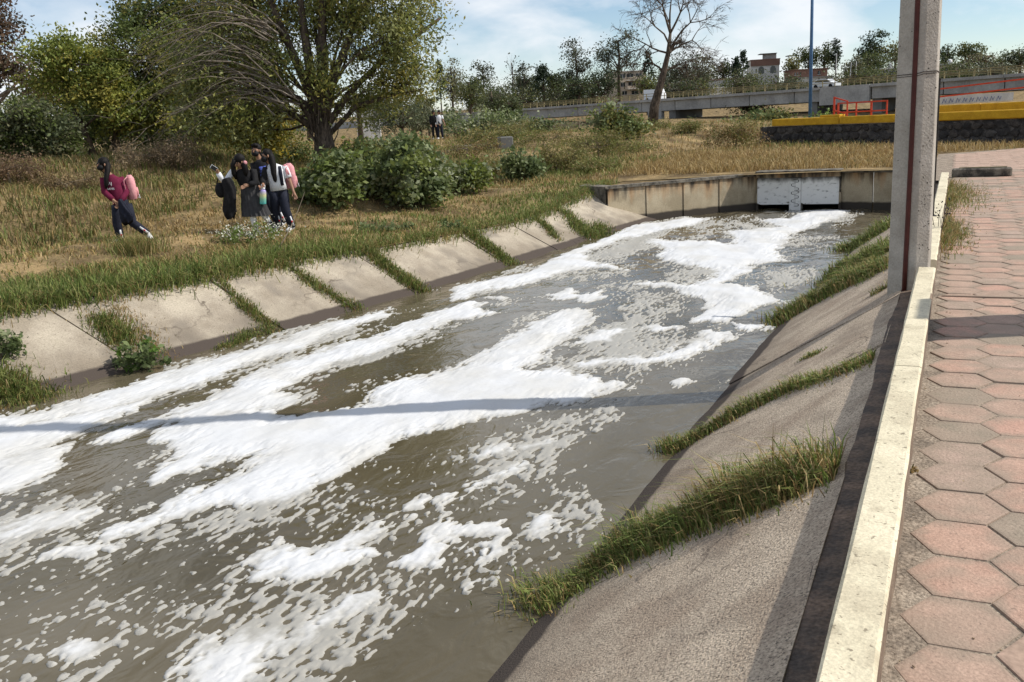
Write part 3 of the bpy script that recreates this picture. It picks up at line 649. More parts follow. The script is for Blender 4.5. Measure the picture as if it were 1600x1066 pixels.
# ------------------------------------------------------------------ outlet headwall at the canal's end
YG = 25.75
def wallz(px, py, Y=YG): return float(ony(px, py, Y)[2])
hw = thing('headwall', 'stained concrete headwall with wing walls closing the end of the canal', 'headwall', (0, 0, 0))
def wall_strip(name, m_, parent, pts, thick, zb):
    """upright wall along plan points (x, y, ztop)"""
    mb = MB(); V = []; n_ = len(pts)
    for x, y, zt in pts: V += [(x, y, zb), (x, y, zt), (x, y + thick, zt), (x, y + thick, zb)]
    F = []
    for i in range(n_ - 1):
        a, b_ = 4 * i, 4 * i + 4
        F += [(a, b_, b_ + 1, a + 1), (a + 1, b_ + 1, b_ + 2, a + 2), (a + 2, b_ + 2, b_ + 3, a + 3)]
    F += [(0, 1, 2, 3), (4 * n_ - 1, 4 * n_ - 2, 4 * n_ - 3, 4 * n_ - 4)]
    mb.add(V, F); return mb.build(name, m_, parent)
GX0, GX1 = float(ony(1184, 300, YG)[0]), float(ony(1311, 300, YG)[0])
ZT = -.09
left_pts = [(-7.95, 22.45), (-7.2, 23.3), (-6.45, 24.15), (-5.7, 25.0), (GX0 - .03, 25.86)]
for k in range(4):
    (xa, ya), (xb, yb) = left_pts[k], left_pts[k + 1]
    z_a = z_b = -.16
    wall_strip('wing_panel', M_head, hw, [(xa + .012, ya, z_a), (xb - .012, yb, z_b)], .25, -1.5)
    wall_strip('coping', M_cope, hw, [(xa - .0, ya - .05, z_a + .075), (xb, yb - .05, z_b + .075)], .34, -.0 + min(z_a, z_b) + .004)
wall_strip('end_block', M_cope, hw, [(-8.95, 23.1, -.1), (-8.0, 22.45, -.1)], .5, -.85)
bf = MB().add([(-7.85, 22.62, -.14), (-5.0, 25.98, -.14), (-5.0, 27.2, -.14), (-9.6, 27.2, -.2), (-9.6, 23.8, -.3), (-8.9, 23.5, -.2)], [(0, 1, 2, 3, 4, 5)]).build('bank_top', M_ground); tag(bf, kind='structure')
right_pts = [(GX1 + .03, 25.86), (-1.9, 25.66), (-1.0, 25.42), (-.2, 25.2)]
for k in range(3):
    (xa, ya), (xb, yb) = right_pts[k], right_pts[k + 1]
    wall_strip('wing_panel', M_head, hw, [(xa + .012, ya, ZT - .04), (xb - .012, yb, ZT - .04)], .25, -1.5)
    wall_strip('coping', M_cope, hw, [(xa, ya - .05, ZT + .02), (xb, yb - .05, ZT + .02)], .34, ZT - .035)
ZB0, ZB1 = wallz(1250, 319), wallz(1250, 277)
MB().box(((GX0 + GX1) / 2, YG + .22, (ZT + ZB1) / 2), (GX1 - GX0 + .06, .56, ZT - ZB1 - .004)).build('lintel', M_head, hw)
MB().box(((GX0 + GX1) / 2, YG + .21, ZT + .03), (GX1 - GX0 + .1, .62, .05)).build('coping', M_cope, hw)
gate_split = float(ony(1243, 300, YG)[0]); pw = .15
gate = MB()
for a, b_ in ((GX0, gate_split - pw), (gate_split + pw, GX1)):
    zt, zb, c = ZB1 - .003, ZB0, .09
    poly = [(a + .03, zt), (b_ - .02, zt), (b_, zt - .03), (b_, zb - c * 0), (b_ - c, zb), (a + c, zb), (a, zb + .04), (a, zt - .03)]
    n_ = len(poly); V = [(x, YG - .06, z) for x, z in poly] + [(x, YG + .4, z) for x, z in poly]
    g1 = MB().add(V, [tuple(range(n_)), tuple(range(2 * n_ - 1, n_ - 1, -1))] + [(i, n_ + i, n_ + (i + 1) % n_, (i + 1) % n_) for i in range(n_)])
    g1.build('gate_slab', M_white, hw)
pil = MB().box((gate_split, YG + .15, (ZB1 - .004 + -1.5) / 2), (2 * pw - .01, .5, ZB1 - .008 + 1.5)).build('gauge_pillar', M_white, hw)
z = ZB1 - .06
k = 0
while z > ZB0 - .04:
    m1 = MB(); s_ = -1 if k % 2 else 1
    m1.box((gate_split + s_ * .03, YG - .104, z), (.11, .004, .01)); m1.box((gate_split + s_ * .09, YG - .104, z - .03), (.018, .004, .05)); m1.box((gate_split + s_ * .03, YG - .104, z - .06), (.1, .004, .014))
    m1.build('gauge_mark', M_mark, pil); z -= .105; k += 1
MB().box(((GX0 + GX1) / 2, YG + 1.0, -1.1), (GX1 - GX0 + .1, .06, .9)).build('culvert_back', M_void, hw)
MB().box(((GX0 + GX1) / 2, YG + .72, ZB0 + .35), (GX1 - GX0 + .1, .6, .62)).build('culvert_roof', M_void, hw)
for s_, x in ((-1, GX0), (1, GX1)): MB().box((x + s_ * .02, YG + .45, -1.05), (.06, .9, .85)).build('culvert_side', M_head, hw)

# ------------------------------------------------------------------ concrete utility post with its conduit
post = thing('utility_post', 'tall grey concrete utility post with dark red conduit rising beside the kerb', 'utility post', (-.345, 9.2, -.2))
PP = [(-.185, .07), (-.005, -.03), (.05, -.032), (.16, .04), (.178, .15), (.13, .28), (-.09, .29), (-.19, .19)]
pm = MB(); nz_ = 24; H = 11.0
Vp = []
for j in range(nz_ + 1):
    z = H * j / nz_; k = 1 - .028 * z
    Vp += [(x * k, .12 + (y - .12) * k, z) for x, y in PP]
Fp = [tuple(range(7, -1, -1)), tuple(range(nz_ * 8, nz_ * 8 + 8))] + [(j * 8 + i, j * 8 + (i + 1) % 8, j * 8 + 8 + (i + 1) % 8, j * 8 + 8 + i) for j in range(nz_) for i in range(8)]
pm.add(Vp, Fp); shaft = pm.build('shaft', M_post, post)
_b = M_post.node_tree.nodes; 
def bevel_mod(o, w, seg=2):
    m_ = o.modifiers.new('bevel', 'BEVEL'); m_.width = w; m_.segments = seg; m_.limit_method = 'ANGLE'; m_.angle_limit = math.radians(25)
bevel_mod(shaft, .008)
# bug holes in the cast surface
bh = MB()
for k in range(150):
    z = random.uniform(.5, 4.2); t = random.random(); kk = 1 - .028 * z
    a, b_ = (PP[2], PP[3]) if random.random() < .8 else (PP[0], PP[1])
    x = a[0] + (b_[0] - a[0]) * t; y = a[1] + (b_[1] - a[1]) * t; nx, ny = (b_[1] - a[1]), -(b_[0] - a[0]); L = math.hypot(nx, ny); nx /= L; ny /= L
    r = random.uniform(.0025, .007); c = Vector((x * kk + nx * .0008, .12 + (y - .12) * kk + ny * .0008, z)); u_ = Vector((-ny, nx, 0))
    bh.add([c + u_ * (r * math.cos(q)) + Vector((0, 0, 1)) * (r * random.uniform(.8, 1.3) * math.sin(q)) for q in np.linspace(0, 2 * math.pi, 6)[:-1]], [tuple(range(5))])
bh.build('surface_pits', M_dark, shaft)['kind'] = 'stuff'
cd = MB(); cpts = []
for j in range(30):
    z = .02 + (H - .02) * j / 29; k = 1 - .028 * z
    cpts.append(((-.035 - .006 * z * 0) * k + .008 * math.sin(z * .9), .12 + (-.035 - .12) * k + .004, z))
cd.tube(cpts, .021, 8); cd.build('conduit', M_red, post, True)
wt = MB(); z = 2.06; k = 1 - .028 * z
loop = [(x * k * 1.02, .12 + (y - .12) * k * 1.03, z + (.012 if i in (2, 3) else 0) + .02 * x) for i, (x, y) in enumerate(PP)]
wt.tube(loop + [loop[0]], .0035, 5); wt.tube([(p[0], p[1], p[2] - .018) for p in loop[:4]], .0025, 5); wt.build('tie_wire', M_wire, post)
cb = MB()
for dz, yy_ in ((10.2, 0), (10.6, 0)): cb.box((0, .0, dz), (1.8, .09, .1))
cb.build('crossarm', M_bridge2, post)
# slim dark steel post just behind
sp_ = thing('steel_post', 'slim dark steel post standing on the kerb behind the concrete post', 'post', (-.255, 13.2, .155))
MB().box((0, 0, .86), (.055, .05, 1.70)).build('shaft', M_dark, sp_); MB().box((0, 0, 1.715), (.07, .07, .02)).build('cap', M_dark, sp_); MB().box((0, 0, .006), (.12, .12, .012)).build('base_plate', M_dark, sp_)
# invented board out of the frame, added to cast the shadow across the paving
sg = thing('shadow_caster', 'unseen grey board on a pole added to cast the shadow across the paved path', 'shadow caster', (2.5, 8.5, 0))
MB().tube([(0, 0, 0), (0, 0, 3.15)], .035, 8).build('pole', M_dark, sg); MB().box((-.05, -.05, 2.42), (.05, .72, 1.5), 0, .008).build('board', M_bridge, sg)
# concrete stop lying across the path
kb = onz(1487, 277, 0); ke = onz(1581, 275, 0)
ks = thing('concrete_stop', 'low weathered concrete stop lying across the paved path beyond the kerb', 'kerb block', ((kb[0] + ke[0]) / 2, (kb[1] + ke[1]) / 2, 0))
kl = math.hypot(ke[0] - kb[0], ke[1] - kb[1]); kr = math.atan2(ke[1] - kb[1], ke[0] - kb[0])
MB().box((0, 0, .085), (kl, .22, .19), kr, .03).build('body', M_cope, ks); MB().box((.02, .03, .184), (kl * .8, .12, .02), kr, .008).build('moss_crust', mat('moss', (.05, .045, .02), (.12, .11, .05), scale=9, rough=1), ks)

# ------------------------------------------------------------------ basalt retaining wall, yellow copings, red railings
wA = onz(1186, 229, -.1); wB = onz(1620, 224.5, -.1); wdir = (wB - wA) / np.linalg.norm(wB - wA); wrot = math.atan2(wdir[1], wdir[0])
rw = thing('stone_wall', 'dark basalt retaining wall behind the dry grass', 'wall', (wA[0], wA[1], -.15), wrot)
WLEN = 26.0
def along(px):                             # distance along the wall for a photo column
    d = ray(px, 200); nrm = np.array([-wdir[1], wdir[0]]); t = (wA[:2] @ nrm) / (d[:2] @ nrm); p = d[:2] * t; return float((p - wA[:2]) @ wdir[:2])
def wall_h(px, py, s_off=0.0):             # height above the wall's base for a photo point in the wall plane
    d = ray(px, py); nrm = np.array([-wdir[1], wdir[0]]); t = (wA[:2] @ nrm + s_off) / (d[:2] @ nrm); return float(CAM[2] + d[2] * t + .15)
WH = wall_h(1300, 194.5)
MB().box((WLEN / 2, .3, WH / 2 - .2), (WLEN, .5, WH + .36)).build('core', M_stone, rw)
# roughly coursed face stones
zc = -.05; sm = []
for k in range(9):
    pts = []; nn = 7
    rr = [random.uniform(.75, 1.1) for _ in range(nn)]
    poly = [(.5 * rr[i] * math.cos(2 * math.pi * i / nn), .5 * rr[i] * math.sin(2 * math.pi * i / nn)) for i in range(nn)]
    V = [(x, 0, z) for x, z in poly] + [(x * .8, -.06, z * .8) for x, z in poly] + [(0, -.075, 0)]
    F = [(i, (i + 1) % nn, nn + (i + 1) % nn, nn + i) for i in range(nn)] + [(nn + i, nn + (i + 1) % nn, 2 * nn) for i in range(nn)]
    me = bpy.data.meshes.new('stone'); me.from_pydata(V, [], F); me.update(); me.materials.append(STONES[k % 3])
    bm = bmesh.new(); bm.from_mesh(me); bmesh.ops.recalc_face_normals(bm, faces=bm.faces); bm.to_mesh(me); bm.free(); sm.append(me)
cnt_ = 0
row = 0; z = .12
while z < WH - .05:
    x = .15 + (row % 2) * .2; hrow = random.uniform(.25, .31)
    while x < 13.2:
        w_ = random.uniform(.3, .55)
        if cnt_ < 290:
            o = bpy.data.objects.new('stone', sm[random.randrange(9)]); COL.objects.link(o); o.parent = rw
            o.location = (x + w_ / 2, .052, z + random.uniform(-.03, .03)); o.scale = (w_ * 1.12, random.uniform(.5, 1.1), hrow * 1.18); o.rotation_euler = (0, random.uniform(-.25, .25), 0); cnt_ += 1
        x += w_
    z += hrow; row += 1
cop1 = thing('yellow_coping', 'yellow painted concrete coping along the basalt wall top', 'coping', (wA[0], wA[1], WH - .15), wrot)
CH = wall_h(1300, 183) - WH
x = along(1206)
for L in (3.62, 4.4, 4.0, 4.0, 4.0):
    MB().box((x + L / 2, .25, CH / 2 + .002), (L - .03, .56, CH), 0, .025).build('coping_block', M_yellow, cop1); x += L
MB().box((along(1278) + .5, .3, CH + .045), (1.0, .4, .09), 0, .02).build('raised_block', M_yellow, cop1)
cop2 = thing('yellow_step', 'higher yellow painted step set back behind the wall coping', 'step', (wA[0] - wdir[1] * 1.2, wA[1] + wdir[0] * 1.2, WH - .15), wrot)
s0 = along(1374); H2 = wall_h(1500, 163.5, 1.2) - WH
x = s0
for L in (3.6, 4.2, 4.2, 4.2):
    MB().box((x + L / 2, 0, H2 / 2 - .05), (L - .012, .5, H2 + .1), 0, .02).build('step_block', M_yellow, cop2); x += L
tr = MB().box((13, .9, WH - .1), (26, .9, .12)); tr.build('terrace', M_bed, rw)
def railing(label, off, cols, zbase, ht, slope=0.0, group='red railings on the wall'):
    r_ = thing('railing', label, 'railing', (wA[0] - wdir[1] * off, wA[1] + wdir[0] * off, zbase - .15), wrot, group)
    xs = [along(c) * (1 + off / 60) for c in cols]
    for k, x in enumerate(xs): MB().tube([(x, 0, 0), (x, 0, ht + slope * (x - xs[0]))], .045 if k % 2 == 0 else .035, 8).build('post', M_redrail, r_)
    for hh in (.97, .45): MB().tube([(xs[0], 0, ht * hh), (xs[-1], 0, ht * hh + slope * (xs[-1] - xs[0]))], .032, 6).build('rail', M_redrail, r_)
    return r_
railing('low red tubular railing with stout posts behind the yellow coping', .45, (1297, 1325, 1348, 1372), WH + CH * .5, wall_h(1325, 160) - WH - CH * .5)
ra = railing('short red railing stepping down beside the leafy shrub', 1.0, (1277, 1297), WH + .1, wall_h(1278, 153, 1.0) - WH - .1, -.28)
railing('long red handrail climbing along the higher yellow step', 1.25, (1380, 1394, 1568, 1640), WH + H2, wall_h(1394, 146, 1.25) - WH - H2, .05)

# blue lamp pole behind the wall
bp0 = P(1266, 163, 44)
lp = thing('lamp_pole', 'tall slim blue lamp pole behind the basalt wall', 'lamp pole', (bp0[0], bp0[1], .4))
MB().tube([(0, 0, 0), (0, 0, 4), (0, 0, 9.5)], [.085, .075, .055], 10).build('pole', M_blue, lp, True); MB().box((0, 0, .02), (.34, .34, .04)).build('base_plate', M_blue, lp)
MB().tube([(0, 0, 9.4), (.5, -.2, 9.8), (1.3, -.5, 9.9)], .035, 8).build('arm', M_blue, lp, True); MB().box((1.6, -.62, 9.88), (.6, .25, .12), -.36, .04).build('lamp_head', M_bridge2, lp)

# ------------------------------------------------------------------ road bridge
bA, bB = P(700, 178, 215), P(1600, 114, 124)
bdir = bB - bA; BL = float(np.linalg.norm(bdir[:2])); bu = bdir[:2] / BL; brot = math.atan2(bu[1], bu[0]); bsl = float(bdir[2]) / BL
br = thing('road_bridge', 'long grey concrete road bridge with yellow railings across the valley', 'bridge', (bA[0], bA[1], bA[2]), brot)
br.rotation_euler = (0, -math.atan(bsl), brot)
def bt(px):                                # distance along the bridge front face for a photo column
    d = ray(px, 170); nrm = np.array([-bu[1], bu[0]]); t = (bA[:2] @ nrm) / (d[:2] @ nrm); return float((d[:2] * t - bA[:2]) @ bu)
cuts = [bt(px) for px in (640, 795, 900, 1000)] + [bt(px) for px in (1052, 1108, 1168, 1238, 1279, 1358, 1402, 1470, 1565, 1700)]
for k, (a, b_) in enumerate(zip(cuts[:-1], cuts[1:])):
    big = abs(b_ - bt(1358)) < .01
    dep = 2.75 if big else 1.75
    MB().box(((a + b_) / 2, (.25 if big else .75), -.42 - dep / 2 + (.4 if big else 0)), (b_ - a - .16, .5, dep)).build('girder', M_bridge, br)
    if not big: MB().box(((a + b_) / 2, .35, -.22), (b_ - a - .05, .7, .42)).build('parapet', M_bridge, br)
MB().box((BL / 2 + 10, 5.5, -.42), (BL + 90, 9.5, .5)).build('deck', M_bridge2, br)
for yy_ in (3.4, 6.4, 9.4): MB().box((BL / 2 + 10, yy_, -1.5), (BL + 90, .5, 1.6)).build('girder', M_bridge2, br)
for px in (735, 1045, 1265, 1365): MB().box((bt(px), 5, -3.6), (1.5, 8, 4.6)).build('pier', M_bridge2, br)
MB().box((bt(1020), .9, -1.9), (3.2, .9, 3.4)).build('abutment', M_bridge, br)
MB().box((bt(520), 4.2, -2.3), (bt(640) - bt(300), 8, 4.2)).build('ramp_wall', M_bridge, br)
pst = None; x = bt(420)
k = 0
while x < bt(1690):
    for yy_ in (.3, 10.1):
        if pst is None: pst = MB().box((0, 0, .52), (.11, .1, 1.04)).build('rail_post', M_yrail, br); pst.location = (x, yy_, 0)
        else: copy_piece(pst, br, (x, yy_, 0))
    x += 2.1
for yy_ in (.3, 10.1):
    for hh in (.98, .55): MB().box(((bt(420) + bt(1690)) / 2, yy_, hh), (bt(1690) - bt(420), .08, .10)).build('rail', M_yrail, br)

def car(name, label, cat, along_x, y, L, body_m, van=False):
    t = thing(name, label, cat, (0, 0, 0), 0)
    o_ = br.matrix_basis @ Vector((along_x, y, -.16)); t.location = o_; t.rotation_euler = (0, 0, brot)
    h_ = 1.9 if van else .78
    prof = [(-L / 2, .3), (L / 2, .3), (L / 2, .75), (L * .33, .88), (L * .16, 1.38), (-L * .25, 1.42), (-L * .42, .95), (-L / 2, .85)] if not van else [(-L / 2, .3), (L / 2, .3), (L / 2, 1.1), (L * .36, 2.1), (-L / 2, 2.2)]
    n_ = len(prof); V = [(x, -.85, z) for x, z in prof] + [(x, .85, z) for x, z in prof]
    MB().add(V, [tuple(range(n_)), tuple(range(2 * n_ - 1, n_ - 1, -1))] + [(i, n_ + i, n_ + (i + 1) % n_, (i + 1) % n_) for i in range(n_)]).build('body', body_m, t)
    gl = [(L * .28, .92), (L * .15, 1.3), (-L * .23, 1.33), (-L * .36, .96)] if not van else [(L * .44, 1.25), (L * .34, 1.9), (L * .12, 1.9), (L * .12, 1.25)]
    for s_ in (-.86, .86): MB().add([(x, s_, z) for x, z in gl], [tuple(range(4))]).build('window', M_glass, t)
    for x in (-L * .3, L * .3):
        for s_ in (-.8, .8): MB().tube([(x, s_ - .1, .32), (x, s_ + .1, .32)], .32, 12).build('wheel', M_rubber, t)
car('car', 'silver car driving on the bridge behind the blue pole', 'car', bt(1276), 2.6, 4.3, M_carpaint)
car('van', 'small white van on the bridge left of the bare tree', 'van', bt(978), 8.6, 4.2, mat('white_van_paint', (.7, .71, .72), rough=.3), True)

# ------------------------------------------------------------------ plants: builders
def surf(x, y):                              # whole ground profile, canal included
    x = np.atleast_1d(np.asarray(x, float)); y = np.atleast_1d(np.asarray(y, float))
    h = hgt(x, y)
    ca = (x > xlt(y)) & (x < -.3) & (y < 25.3)
    lx, ux = xlw(y) + .42, xlt(y) - .08; zl = ZW - .22; zu = zlt(y)
    sl = zl + (zu - zl) * np.clip((x - lx) / (ux - lx), 0, 1)
    rx = xrw(y) - .38; sr = (ZW - .24) + (.11 + .0 - .24 + ZW * 0 - ZW + .24 - .24) * 0 + ((-.085) - (ZW - .24)) * np.clip((x - rx) / (-.405 - rx), 0, 1)
    return np.where(ca, np.maximum(np.maximum(sl, sr), ZW), h)
def S(px, py, start=2.2, end=60.0):
    d = ray(px, py) / FPX; ts = np.geomspace(start, end, 900); pts = CAM[None] + d[None] * ts[:, None]
    b_ = pts[:, 2] <= surf(pts[:, 0], pts[:, 1]); k = int(np.argmax(b_)); p = pts[k].copy(); p[2] = float(surf(p[0], p[1])[0]); return p

def blades_mesh(name, pts, hts, wid, cols, lean=.35, lean_dir=None, curl=.5):
    """bent tapering blades: 5 points, 3 faces each"""
    n_ = len(pts); pts = np.asarray(pts, float); hts = np.asarray(hts, float)
    an = RNG.uniform(0, 2 * np.pi, n_); side = np.stack([np.cos(an), np.sin(an), np.zeros(n_)], 1)
    la = RNG.uniform(0, 2 * np.pi, n_); ld = np.stack([np.cos(la), np.sin(la), np.zeros(n_)], 1) * (RNG.random(n_) ** .7 * lean * 2)[:, None]
    if lean_dir is not None: ld = ld * .6 + np.asarray(lean_dir)[None] * lean
    up = np.array([0, 0, 1.0])
    mid = pts + (up[None] * .58 + ld * .35) * hts[:, None]; tip = pts + (up[None] * (1 - curl * np.minimum(np.linalg.norm(ld, axis=1), 1.2)[:, None] * .55) + ld * 1.0) * hts[:, None]
    w = np.broadcast_to(np.asarray(wid, float), (n_,))[:, None]
    V = np.stack([pts - side * w, pts + side * w, mid - side * w * .75, mid + side * w * .75, tip], 1).reshape(-1, 3)
    o = np.arange(n_)[:, None] * 5
    Q = o + np.array([[0, 1, 3, 2]]); T = o + np.array([[2, 3, 4]])
    C = np.repeat(np.asarray(cols, float), 5, 0)
    return np_mesh(name, V, [Q, T], col=C)
GREEN = np.array([(.14, .19, .045), (.18, .23, .055), (.10, .145, .035), (.23, .25, .075), (.26, .25, .09)]); DRY = np.array([(.40, .29, .12), (.33, .225, .09), (.46, .35, .17), (.27, .18, .075)]); OLIVE = np.array([(.17, .16, .05), (.21, .18, .065), (.13, .13, .04)])
def pick(pal, n_, var=.22):
    c = pal[RNG.integers(0, len(pal), n_)]; return np.clip(c * RNG.uniform(1 - var, 1 + var, (n_, 1)), 0, 1)
def leaves_mesh(name, C, size, cols, asp=.55, droop=0.0):
    """rhombic leaves at the given centres"""
    n_ = len(C); nrm = RNG.normal(0, 1, (n_, 3)); nrm[:, 2] = np.abs(nrm[:, 2]) * .9 + .25; nrm /= np.linalg.norm(nrm, axis=1)[:, None]
    t = RNG.normal(0, 1, (n_, 3)); t[:, 2] -= droop; t -= nrm * np.sum(t * nrm, 1)[:, None]; t /= np.linalg.norm(t, axis=1)[:, None] + 1e-9
    b_ = np.cross(nrm, t); s_ = np.broadcast_to(np.asarray(size, float), (n_,)) * RNG.uniform(.6, 1.3, n_); s_ = s_[:, None]
    V = np.stack([C - t * s_ * .5, C + b_ * s_ * asp * .5 - t * s_ * .05, C + t * s_ * .5 + nrm * s_ * -.08, C - b_ * s_ * asp * .5 - t * s_ * .05], 1).reshape(-1, 3)
    o = np.arange(n_)[:, None] * 4
    return np_mesh(name, V, [o + np.array([[0, 1, 2, 3]])], col=np.repeat(cols, 4, 0))
def bez(a, b_, sag=0.0, n_=6, jit=.0):
    a = np.asarray(a, float); b_ = np.asarray(b_, float); L = np.linalg.norm(b_ - a); out = []
    off = RNG.normal(0, 1, 3) * L * jit
    for k in range(n_):
        t = k / (n_ - 1); p = a + (b_ - a) * t + (off + np.array([0, 0, sag * L])) * (4 * t * (1 - t)); out.append(p)
    return out
def grow(name, label, base, lobes, trunk, leaf_n, leaf, pal, trunk_r=.2, bark=None, cat='tree', group=None, clumps=14, clump_r=.45, asp=.55, shell=.55, twigs=True, droop=0.0, cone=False, limb_r=None, seg=6, yaw=YAW, flat=.75):
    """lobes: local ellipsoids (x, y, z, rx, ry, rz); trunk: local polyline; returns the thing"""
    bark = bark or M_bark
    t = thing(name, label, cat, base, yaw, group)
    tr = MB(); trunk = [np.asarray(p, float) for p in trunk]; k_ = len(trunk)
    rad = [trunk_r * (1 - .55 * i / max(1, k_ - 1)) for i in range(k_)]
    rad[0] *= 1.25
    tr.tube(trunk, rad, 9)
    vol = np.array([l_[3] * l_[4] * l_[5] for l_ in lobes]) ** .67; share = vol / vol.sum()
    LC = []; LCOL = []
    pal = np.asarray(pal, float)
    top = trunk[-1]; fork = trunk[max(1, k_ // 2)]
    for (x, y, z, rx, ry, rz), sh in zip(lobes, share):
        c0 = np.array([x, y, z])
        if twigs:
            st = trunk[-1] if z > trunk[-1][2] - .2 else min(trunk[1:], key=lambda p: abs(p[2] - z * .7))
            lr = (limb_r or trunk_r * .42)
            tr.tube(bez(st, c0, .05, 6, .08), [lr * (1 - .7 * i / 5) for i in range(6)], 6)
        nc = max(3, int(clumps * (sh * len(lobes)) ** .5)); nl = int(leaf_n * sh)
        if cone:
            hh = RNG.random(nc) ** .8; q = RNG.uniform(0, 6.283, nc); rr = (1 - hh) * RNG.uniform(.35, 1, nc) ** .5
            CC = np.stack([x + rx * rr * np.cos(q), y + ry * rr * np.sin(q), z - rz + 2 * rz * hh], 1)
        else:
            d = RNG.normal(0, 1, (nc, 3)); d /= np.linalg.norm(d, axis=1)[:, None]; r_ = (shell + (1 - shell) * RNG.random(nc)) ** .7
            CC = c0 + d * r_[:, None] * np.array([rx, ry, rz])
        if twigs:
            for c in CC[:: (1 if nc < 40 else 2)]: tr.tube(bez(c0 * .75 + st * .25 if not cone else (0, 0, c[2] - .1), c, .06, 4, .07), [lr * .32, lr * .22, lr * .14, lr * .06], 4, cap=False)
        ci = RNG.integers(0, nc, nl); cr_ = clump_r * RNG.uniform(.6, 1.35, nc)
        off = RNG.normal(0, .5, (nl, 3)) * cr_[ci][:, None]; off[:, 2] *= flat
        LC.append(CC[ci] + off)
        base_c = pal[RNG.integers(0, len(pal), nc)]
        LCOL.append(np.clip(base_c[ci] * RNG.uniform(.85, 1.5, (nl, 1)), 0, 1))
    tr.build('trunk', bark, t, True)
    if leaf_n > 0:
        me = leaves_mesh('crown', np.concatenate(LC), leaf, np.concatenate(LCOL), asp, droop)
        link('crown', me, LEAF, t)
    return t
def px_local(base, px, py, depth):
    p = P(px, py, depth) - np.asarray(base); c, s_ = math.cos(YAW), math.sin(YAW)
    return np.array([p[0] * c + p[1] * s_, 0.0, p[2]])
def tree_px(name, label, base, depth, lobes, trunk, leaf_n, leaf, pal, **k):
    """lobes (px, py, rx, rz[, dy]) and trunk points given where they stand in the photograph at the tree's distance"""
    mpp = depth / FPX; L = []
    for lo in lobes:
        p = px_local(base, lo[0], lo[1], depth); dy = lo[4] if len(lo) > 4 else 0.0
        L.append((p[0], dy, p[2], lo[2] * mpp, .85 * lo[2] * mpp if len(lo) < 6 else lo[5], lo[3] * mpp))
    T = [np.array([0, 0, -.15])] + [px_local(base, a, b_, depth) + np.array([0, (c[0] if c else 0), 0]) for a, b_, *c in trunk]
    return grow(name, label, base, L, T, leaf_n, leaf, pal, **k)

# ------------------------------------------------------------------ near and middle trees
YG_ = [(.20, .235, .05), (.25, .26, .055), (.16, .19, .045), (.29, .26, .06), (.13, .16, .04)]
DG = [(.085, .11, .034), (.11, .14, .04), (.065, .09, .028), (.15, .16, .045), (.19, .175, .05)]
GG = [(.10, .12, .062), (.11, .12, .065), (.065, .08, .042), (.13, .13, .07)]
BR = [(.12, .075, .05), (.16, .10, .065), (.09, .06, .04), (.19, .13, .085)]
WL = [(.17, .19, .05), (.23, .23, .06), (.13, .155, .045), (.30, .26, .07), (.20, .21, .08), (.27, .28, .12)]
wb = P(508, 262, 23.5); wb[2] = h1(wb[0], wb[1])
wil = tree_px('willow_tree', 'big spreading willow with several upright stems and yellowing leaves', wb, 23.5,
    [(585, 70, 75, 60, .3), (640, 55, 55, 55, -.4), (560, 10, 90, 45, 0), (500, 30, 70, 60, .8), (620, 120, 60, 40, .2), (650, 20, 45, 55, .5), (590, -50, 110, 60, 0), (470, -60, 100, 60, .5), (430, 20, 70, 55, .6), (390, 60, 60, 50, -.3), (340, 120, 60, 40, -.6), (390, 190, 70, 45, -.7), (330, 180, 50, 40, -.2), (440, 120, 45, 60, -.4), (570, 165, 50, 30, .6), (520, 120, 40, 55, -.5), (380, -30, 80, 50, .2), (300, 90, 45, 40, .3), (650, 130, 40, 35, .4)],
    [(509, 235), (507, 205), (505, 175)], 52000, .115, WL, trunk_r=.34, clumps=60, clump_r=.46, asp=.38, shell=.25, droop=.7, limb_r=.04)
ws = MB()
for pts, r in (([(505, 190), (480, 120), (455, 55), (432, -10), (415, -60)], .13), ([(505, 185), (492, 110), (485, 40), (482, -40)], .15), ([(508, 185), (510, 110), (515, 30), (520, -60)], .16), ([(510, 190), (528, 120), (555, 60), (590, 0)], .12), ([(512, 200), (545, 150), (590, 105), (650, 60), (690, 30)], .09), ([(500, 200), (470, 155), (430, 140), (380, 150)], .11), ([(500, 205), (460, 178), (440, 172), (415, 190)], .10), ([(512, 215), (560, 165), (610, 150), (660, 140)], .07)):
    q = [px_local(wb, a, b_, 23.5) + np.array([0, .12 * k * (1 if r < .12 else -.5), 0]) for k, (a, b_) in enumerate(pts)]
    ws.tube(q, [r * (1 - .6 * k / (len(q) - 1)) for k in range(len(q))], 8)
for k in range(40):                          # epicormic shoots wrapping the trunk
    a = random.uniform(-28, 30); b_ = random.uniform(140, 240); q0 = px_local(wb, 507 + a * .4, b_, 23.5) + np.array([0, random.uniform(-.45, .2), 0]); q1 = q0 + np.array([a * .012, random.uniform(-.2, .1), random.uniform(.6, 1.5)])
    ws.tube(bez(q0, q1, 0, 4, .06), [.018, .014, .01, .005], 4, cap=False)
ws.build('stems', M_bark, wil, True)
tw = MB()
